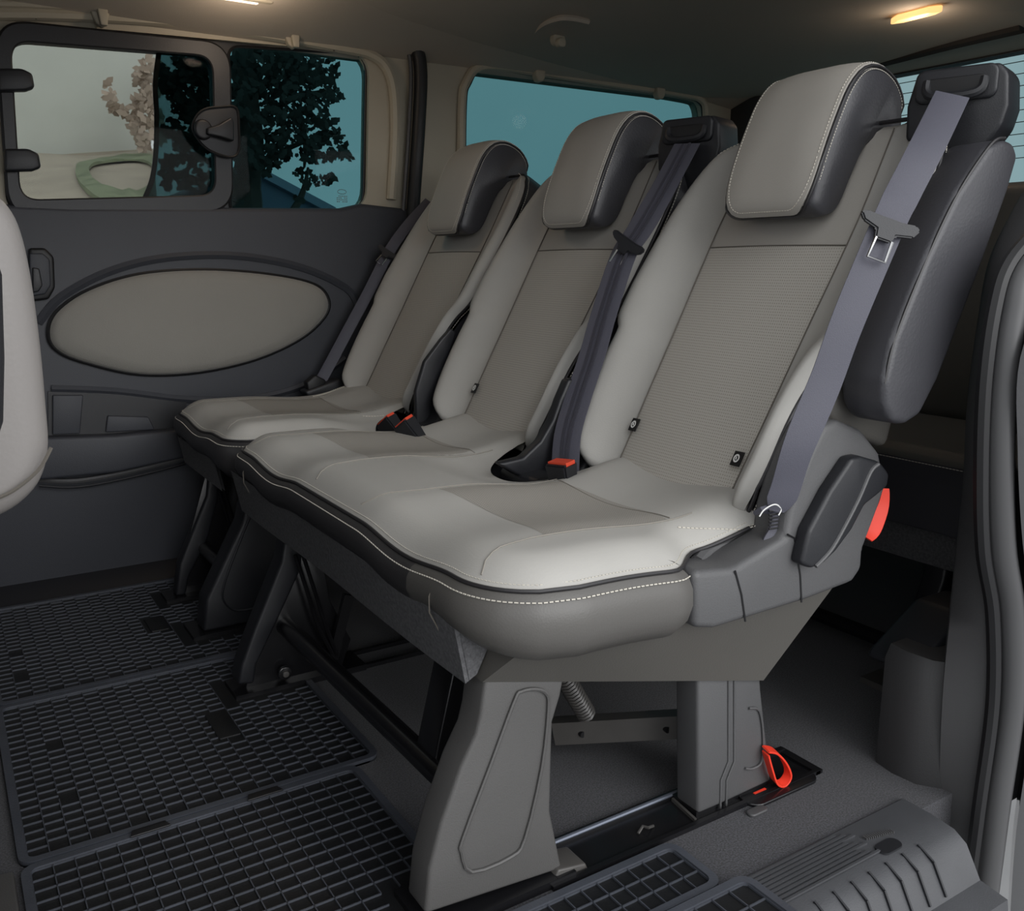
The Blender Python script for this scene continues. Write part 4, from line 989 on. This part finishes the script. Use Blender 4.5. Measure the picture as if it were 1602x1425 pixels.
# ================================================================== SEAT BELTS
def tongue(root, c, along, across, s=1.0):
    """black plastic slider with a chrome tongue"""
    c = Vector(c); along = Vector(along).normalized(); across = Vector(across); across = (across-along*across.dot(along)).normalized(); nn = along.cross(across)
    if nn.y > 0: nn = -nn
    prof = [(-.048, .004), (-.040, .010), (-.022, .009), (.022, .009), (.040, .012), (.048, .006), (.040, -.008), (.014, -.014), (.010, -.026), (-.016, -.026), (-.018, -.012), (-.040, -.006)]
    bm = bmesh.new(); A = [bm.verts.new(c+across*a_*s-along*b_*s*-1+nn*.004) for a_, b_ in prof]; B = [bm.verts.new(c+across*a_*s+along*b_*s-nn*.004) for a_, b_ in prof]; n = len(prof)
    bm.faces.new(A); bm.faces.new(B[::-1])
    for i in range(n): bm.faces.new((A[i], A[(i+1) % n], B[(i+1) % n], B[i]))
    bmesh.ops.recalc_face_normals(bm, faces=bm.faces); bmesh.ops.bevel(bm, geom=list(bm.edges), offset=.002, segments=2, affect='EDGES')
    put(bmmesh('t', bm, 'plas_d'), 'slider', root, (0, 0, 0))
    pts = [(-.014, -.024), (-.017, -.056), (.011, -.056), (.012, -.024)]
    w_ = [c+across*a_*s+along*b_*s+nn*.002 for a_, b_ in pts]
    put(MB().tube(w_, .0026*s, 6, False).mesh('t', 'metal'), 'metal_tongue', root, (0, 0, 0))
def belt(name, label, path, widths, w_, tc_, loc, crease=True, wf=None):
    t = thing(name, label, 'seat belt', loc, 'three point seat belts of the row')
    put(ribbon('web', catmull(path, 6), widths, w_, .0018, 'belt', wf), 'webbing', t, (0, 0, 0))
    return t
B1a = [(1490,148,.760),(1450,230,.735),(1414,300,.730),(1391,348,.730),(1329,495,.735),(1292,596,.742),(1250,697,.750),(1229,764,.765),(1215,800,.775)]
pts = [U(x, y, Y=Yv) for x, y, Yv in B1a]
b1 = belt('seat_belt', 'grey belt hanging down the near edge of the double seat', pts, (.9, -.44, .25), .043, None, (1.0, .75, .5), wf=lambda t: 1.0 if t < .92 else 1-.5*(t-.92)/.08)
tongue(b1, U(1391, 352, Y=.724), U(1400,330,Y=.735)-U(1385,375,Y=.735), (.9, -.44, .25), .82)
# crumpled webbing end with elastic cord in the side tray
cr = catmull([U(x, y, Y=.785) for x, y in [(1185,800),(1205,795),(1215,805),(1210,830),(1200,850),(1192,872)]], 5)
put(ribbon('cr', cr, (.9, -.3, .3), .016, .006, 'belt'), 'folded_end', b1, (0, 0, 0))
put(ribbon('cr', [U(1218,815,Y=.79), U(1220,850,Y=.79), U(1216,872,Y=.79)], (.9, -.3, .3), .014, .004, 'belt'), 'folded_end', b1, (0, 0, 0))
for k in range(6):
    q0 = U(1203, 800+k*5.5, Y=.777); q1 = U(1217, 798+k*5.5, Y=.777)
    put(MB().tube([q0, q1], .0013, 5).mesh('rib', 'seal'), 'rubber_rib', b1, (0, 0, 0))
put(MB().tube(catmull(sc([(1188,808),(1196,797),(1212,789),(1222,796),(1218,806)], Y=.772), 5), .0010, 5).mesh('cord', 'white'), 'elastic_cord', b1, (0, 0, 0), label='thin white cord loop')
# belt between the two places
B2 = [(1075,232,1.18),(1040,290,1.0),(1005,350,1.12),(985,380,1.10),(955,450,1.06),(925,540,1.0),(905,610,.94),(890,680,.90),(884,735,.875)]
B2 = [(1075,225,1.185),(1035,300,1.115),(1000,360,1.075),(975,400,1.045),(945,490,.995),(925,560,.95),(905,620,.915),(888,680,.885),(884,740,.865)]
pts = [U(x, y, X=Xv) for x, y, Xv in B2]
b2 = belt('seat_belt', 'grey belt with folded creases hanging between the middle and nearest places', pts, (.45, -.95, .1), .052, None, (1.0, 1.25, .5))
tongue(b2, U(982, 380, X=1.045), U(992,360,X=1.055)-U(970,402,X=1.045), (.3, -.95, .1), .8)
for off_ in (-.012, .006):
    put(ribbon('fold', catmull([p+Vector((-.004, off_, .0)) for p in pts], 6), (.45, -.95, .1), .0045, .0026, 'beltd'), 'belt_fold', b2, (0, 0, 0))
# far belt against the wall
B3 = [(672,315,2.33),(640,350,2.33),(610,392,2.33),(575,460,2.33),(540,525,2.33),(505,590,2.33),(490,612,2.33)]
pts = [U(x, y, Y=Yv) for x, y, Yv in B3]
b3 = belt('seat_belt', 'dark grey belt running steeply down between the far wall and the single seat', pts, (.9, -.3, .35), .030, None, (.95, 2.32, .5))
tongue(b3, U(607, 395, Y=2.315), U(625,372,Y=2.31)-U(600,405,Y=2.31), (.9, -.3, .35), .7)
put(prism('an', xz([(478,598),(492,586),(508,594),(504,612),(482,618)], 2.31), 2.30, 2.33, 'seal', bev=.004), 'belt_anchor', b3, (0, 0, 0))

# ================================================================== THIRD ROW AND FRONT SEAT
T3 = thing('rear_seat', 'dark shadowed rear bench seen in the gap behind the armrest', 'car seat', (1.9, 1.3, 0))
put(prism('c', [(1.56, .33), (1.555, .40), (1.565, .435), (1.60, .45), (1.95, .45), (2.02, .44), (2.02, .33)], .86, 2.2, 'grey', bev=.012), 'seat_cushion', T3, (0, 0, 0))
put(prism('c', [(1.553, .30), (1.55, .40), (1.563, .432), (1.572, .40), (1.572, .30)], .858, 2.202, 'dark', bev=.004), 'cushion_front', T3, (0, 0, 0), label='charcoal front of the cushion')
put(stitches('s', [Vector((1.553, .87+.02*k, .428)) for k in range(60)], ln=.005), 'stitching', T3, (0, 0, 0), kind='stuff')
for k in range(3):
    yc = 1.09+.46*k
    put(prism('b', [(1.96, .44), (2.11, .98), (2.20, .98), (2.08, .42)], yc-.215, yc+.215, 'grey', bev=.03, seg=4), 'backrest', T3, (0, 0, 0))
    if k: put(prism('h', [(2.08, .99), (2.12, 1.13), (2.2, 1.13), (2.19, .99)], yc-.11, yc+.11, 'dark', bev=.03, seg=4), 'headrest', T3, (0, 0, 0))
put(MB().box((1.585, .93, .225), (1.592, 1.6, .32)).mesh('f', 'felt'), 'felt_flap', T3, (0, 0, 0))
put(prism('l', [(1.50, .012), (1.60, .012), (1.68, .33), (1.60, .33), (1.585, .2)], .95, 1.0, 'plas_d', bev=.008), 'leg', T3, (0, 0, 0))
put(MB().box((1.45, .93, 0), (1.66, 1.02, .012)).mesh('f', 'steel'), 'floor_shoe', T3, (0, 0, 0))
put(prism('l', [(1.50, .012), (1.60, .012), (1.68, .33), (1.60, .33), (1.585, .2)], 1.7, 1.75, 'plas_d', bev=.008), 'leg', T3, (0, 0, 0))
put(MB().tube([(1.56, 1.0, .05), (1.56, 1.72, .05)], .016, 8).mesh('t', 'bmetal'), 'cross_tube', T3, (0, 0, 0))
# front seat edge at the left
F1 = thing('front_seat', 'pale leather side of a front seat reaching in from the left edge', 'car seat', (-.1, .9, 0))
yf = .86
fo = catmull([Vector((p.x, p.z, 0)) for p in sc([(-60,285),(-8,300),(22,330),(40,375),(55,450),(68,550),(76,640),(80,700),(72,745),(50,780),(10,810),(-60,838)], Y=yf)], 4)
fpoly = [(p.x, p.y) for p in fo]+[(-.30, fo[-1].y), (-.30, fo[0].y)]
put(prism('f', fpoly, yf, yf+.42, 'frontb', bev=.045, seg=6, sharp=60), 'backrest', F1, (0, 0, 0))
fi_ = xz([(-60,350),(-8,380),(6,430),(10,560),(8,660),(-4,700),(-60,715)], yf-.004)
put(prism('f', fi_, yf-.008, yf+.03, 'plas_d', bev=.012), 'side_pocket', F1, (0, 0, 0), label='dark hollow on the seat side')
put(MB().tube(catmull(sc([(-20,785),(20,768),(60,735),(80,700)], Y=yf-.002), 5), .0016, 5).mesh('s', 'seam'), 'seam', F1, (0, 0, 0))
put(prism('f', [(-.30, .12), (-.10, .12), (-.03, .55), (-.30, .55)], yf+.05, yf+.40, 'dark', bev=.02), 'seat_base', F1, (0, 0, 0))
put(prism('f', [(-.30, 0), (-.13, 0), (-.12, .12), (-.30, .12)], yf+.05, yf+.40, 'plas_d', bev=.01), 'seat_plinth', F1, (0, 0, 0))
# pale kick strip along the front edge of the mats
put(prism('k', [(-.05, 0), (.012, 0), (.010, .012), (-.05, .018)], .60, 1.25, 'plas_l', bev=.003), 'trim_7', kind='structure')

# ================================================================== MATS AND FLOOR TRACK
def mat_ribs(root, x0, x1, y0, y1, px, py, stagger, skip=(), z=.0, rim=.012):
    """raised cell walls of one moulded rubber mat"""
    mb = MB(); h = .0058; w_ = .0016
    nx = max(1, round((x1-x0-2*rim)/px)); ny = max(1, round((y1-y0-2*rim)/py)); ax = (x1-x0-2*rim)/nx; ay = (y1-y0-2*rim)/ny
    def inside(x, y): return any(a < x < b and c < y < d for a, b, c, d in skip)
    for i in range(nx+1):
        x = x0+rim+i*ax
        for j in range(ny):
            ya = y0+rim+j*ay
            if not inside(x, ya+ay/2): mb.box((x-w_/2, ya, z+.001), (x+w_/2, ya+ay, z+h))
    for i in range(nx):
        for j in range(ny+1):
            y = y0+rim+j*ay+(ay/2 if (stagger and i % 2 and 0 < j < ny) else 0)
            xa = x0+rim+i*ax
            if not inside(xa+ax/2, y): mb.box((xa, y-w_/2, z+.001), (xa+ax, y+w_/2, z+h))
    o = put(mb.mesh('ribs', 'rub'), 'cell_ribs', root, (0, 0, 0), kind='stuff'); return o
def mat_slab(root, x0, x1, y0, y1, z=0, nm='mat_base'):
    r = .02
    put(prism('s', rrect((x0+x1)/2, (y0+y1)/2, (x1-x0)/2, (y1-y0)/2, r, 4), z, z+.003, 'rub_shade', axis='Z', bev=0), nm, root, (0, 0, 0))
    o_ = rrect((x0+x1)/2, (y0+y1)/2, (x1-x0)/2, (y1-y0)/2, r, 4); i_ = rrect((x0+x1)/2, (y0+y1)/2, (x1-x0)/2-.011, (y1-y0)/2-.011, r-.008, 4)
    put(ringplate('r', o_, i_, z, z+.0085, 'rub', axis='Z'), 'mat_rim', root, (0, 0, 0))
def badge(root, x, y, hw, hh):
    put(prism('b', rrect(x, y, hw, hh, .002, 1), .002, .0062, 'rub_shade', axis='Z', bev=.001), 'moulded_badge', root, (0, 0, 0), label='plain moulded rectangle')
m1 = thing('rubber_mat', 'black rubber mat with staggered cells, farthest of the floor mats, along the far wall', 'floor mat', (.3, 2.06, 0))
nf = [(.38, .68, 1.89, 2.02), (.38, .66, 2.15, 2.25), (.33, .375, 2.0, 2.095), (.05, .08, 2.02, 2.05), (.06, .09, 1.90, 1.93)]
mat_slab(m1, .02, .60, 1.79, 2.335); mat_ribs(m1, .02, .60, 1.79, 2.335, .027, .0225, True, nf); badge(m1, .352, 2.047, .019, .044)
m2 = thing('rubber_mat', 'black rubber mat with staggered cells, middle one of the floor mats', 'floor mat', (.3, 1.52, 0))
mat_slab(m2, .018, .545, 1.262, 1.785); mat_ribs(m2, .018, .545, 1.262, 1.785, .027, .0225, True, [(.385, .68, 1.57, 1.68), (.335, .374, 1.455, 1.56), (.07, .1, 1.58, 1.61), (.07, .1, 1.40, 1.43)]); badge(m2, .354, 1.508, .019, .050)
m3 = thing('rubber_mat', 'black rubber mat nearest the door, its cells in straight rows', 'floor mat', (.3, 1.0, 0))
mat_slab(m3, .018, .50, .848, 1.258); mat_ribs(m3, .018, .50, .848, 1.258, .0275, .0235, False, [(.40, .6, .8, .965)])
for x in (.155, .32):
    put(prism('n', [(x, 1.243), (x+.055, 1.243), (x+.05, 1.258), (x+.005, 1.258)], .0095, .0125, 'seal', axis='Z', bev=.001), 'rim_notch', m3, (0, 0, 0))
m4 = thing('rubber_mat', 'dark grey rubber mat piece with square cells in front of the rail, at the bottom', 'floor mat', (.6, .78, 0))
mat_slab(m4, .02, .795, .733, .836); mat_ribs(m4, .02, .795, .733, .836, .0262, .0262, False)
mat_slab(m4, .02, .825, .60, .727, .0055); mat_ribs(m4, .02, .825, .60, .727, .030, .030, False, z=.0055)
# recessed seat rail in the floor
rail = thing('seat_rail', 'black steel rail let into the carpet between the near legs', 'seat rail', (.85, .885, 0)); ro = ORG[rail.name]
rm = MB().box((.60, .845, .0), (1.12, .852, .007)).box((.60, .918, .0), (1.12, .927, .009)).box((.60, .852, 0), (1.12, .918, .0015)).box((1.11, .845, 0), (1.125, .927, .006))
put(rm.mesh('rail', 'bmetal'), 'rail_channel', rail, (0, 0, 0))
put(MB().tube([(.62, .920, .008), (.90, .920, .008)], .0035, 8).mesh('r', 'steelb'), 'bright_edge', rail, (0, 0, 0), label='worn bright edge')
put(MB().tube([(.77, .878, .003), (.782, .882, .008), (.785, .874, .009), (.80, .880, .003)], .0022, 6).mesh('c', 'steel'), 'spring_clip', rail, (0, 0, 0))
put(MB().bar((.86, .856, .004), (.868, .914, .004), .004, .005).mesh('c', 'steel'), 'cross_stay', rail, (0, 0, 0))
put(prism('cap', rrect(1.03, .852, .075, .022, .02), 0, .006, 'bmetal', axis='Z', bev=.002), 'rail_cap', rail, (0, 0, 0))
put(prism('cap', rrect(.955, .826, .018, .008, .007), 0, .005, 'sealg', axis='Z', bev=.002), 'plug', rail, (0, 0, 0))
r3 = thing('seat_rail', 'dark rail crossing the shadowed floor below the middle place', 'seat rail', (.8, 1.62, 0))
put(MB().box((.62, 1.59, 0), (1.2, 1.60, .008)).box((.62, 1.66, 0), (1.2, 1.67, .008)).mesh('rail', 'bmetal'), 'rail_channel', r3, (0, 0, 0))
r4 = thing('floor_skirting', 'black plastic strip at the foot of the far wall', 'trim', (.3, 2.4, 0))
put(prism('s', [(2.345, 0), (2.44, 0), (2.44, .05), (2.40, .03)], -.6, 1.2, 'plas_d', axis='X', bev=.004), 'strip', r4, (0, 0, 0))

# ================================================================== SMALL FITTINGS
def clip(x, y, label, X=None):
    c = U(x, y, Y=YW-.02); t = thing('sunblind_hook', label, 'hook', c, 'window blind hooks'); 
    put(prism('p', [(-.032, .03), (.030, .03), (.014, -.022), (.004, -.03), (-.010, -.022)], -.012, .01, 'trimb', bev=.004), 'hook_plate', t, c)
    put(prism('p', [(-.008, .012), (.016, .012), (.013, -.028), (-.002, -.028)], -.026, -.010, 'trimb', bev=.003), 'hook_tongue', t, c)
clip(155, 22, 'beige triangular blind hook above the sliding pane'); clip(455, 58, 'beige triangular blind hook above the tree view')
for x, y, s in ((841, 117, 'rounded beige blind hook at the top left of the rear side window'), (1029, 145, 'rounded beige blind hook at the top right of the rear side window')):
    c = U(x, y, Y=YW-.015); t = thing('sunblind_hook', s, 'hook', c, 'window blind hooks')
    put(prism('p', [(-.018, .02), (.018, .02), (.016, -.01), (.008, -.022), (-.008, -.022), (-.016, -.01)], -.02, .008, 'trimb', bev=.005), 'hook_plate', t, c)
c = U(872, 62, Z=1.39); t = thing('coat_hook', 'round beige coat hook on the roof lining above the rear side window', 'hook', c)
put(prism('b', rrect(0, 0, .020, .018, .017), -.012, .01, 'trimb', bev=.005), 'hook_base', t, c)
put(prism('b', rrect(-.003, -.012, .012, .012, .010), -.03, -.008, 'trimb', bev=.004), 'hook_nose', t, c)
c = U(1435, 24, Z=1.408); t = thing('ceiling_lamp', 'slim roof lamp glowing orange above the nearest headrest', 'lamp', c)
p0 = U(1393,35,Z=1.408)-c; p1 = U(1475,14,Z=1.408)-c; sd_ = Vector((p1.y-p0.y, -(p1.x-p0.x), 0)).normalized()*.014
put(prism('b', [(p0.x, p0.y), (p0.x*.6+sd_.x*1.2, p0.y*.6+sd_.y*1.2), (p1.x*.6+sd_.x*1.2, p1.y*.6+sd_.y*1.2), (p1.x, p1.y), (p1.x*.6-sd_.x, p1.y*.6-sd_.y), (p0.x*.6-sd_.x, p0.y*.6-sd_.y)], -.006, .01, 'lamp', axis='Z', bev=.003), 'lamp_lens', t, c)
c = U(368, 3, Y=2.3); t = thing('ceiling_lamp', 'bright warm roof lamp cut off by the top edge of the picture', 'lamp', c)
put(prism('b', [(-.05, -.004), (.05, -.004), (.04, .02), (-.04, .02)], -.03, .03, 'lampr', bev=.006), 'lamp_lens', t, c)
put(prism('b', [(-.08, -.002), (.08, -.002), (.075, .02), (-.075, .02)], -.045, .045, 'trimb', bev=.006), 'lamp_bezel', t, c)

for nm_, p_, e_ in (('roof_lamp_light', U(365, 0, Y=2.3)+Vector((0, -.12, -.05)), .6), ('roof_lamp_light', U(1435, 24, Z=1.408)+Vector((0, 0, -.03)), .3)):
    l_ = bpy.data.lights.new(nm_, 'POINT'); l_.energy = e_; l_.color = (1, .80, .62); l_.shadow_soft_size = .03
    o_ = bpy.data.objects.new(nm_, l_); C.objects.link(o_); o_.location = p_
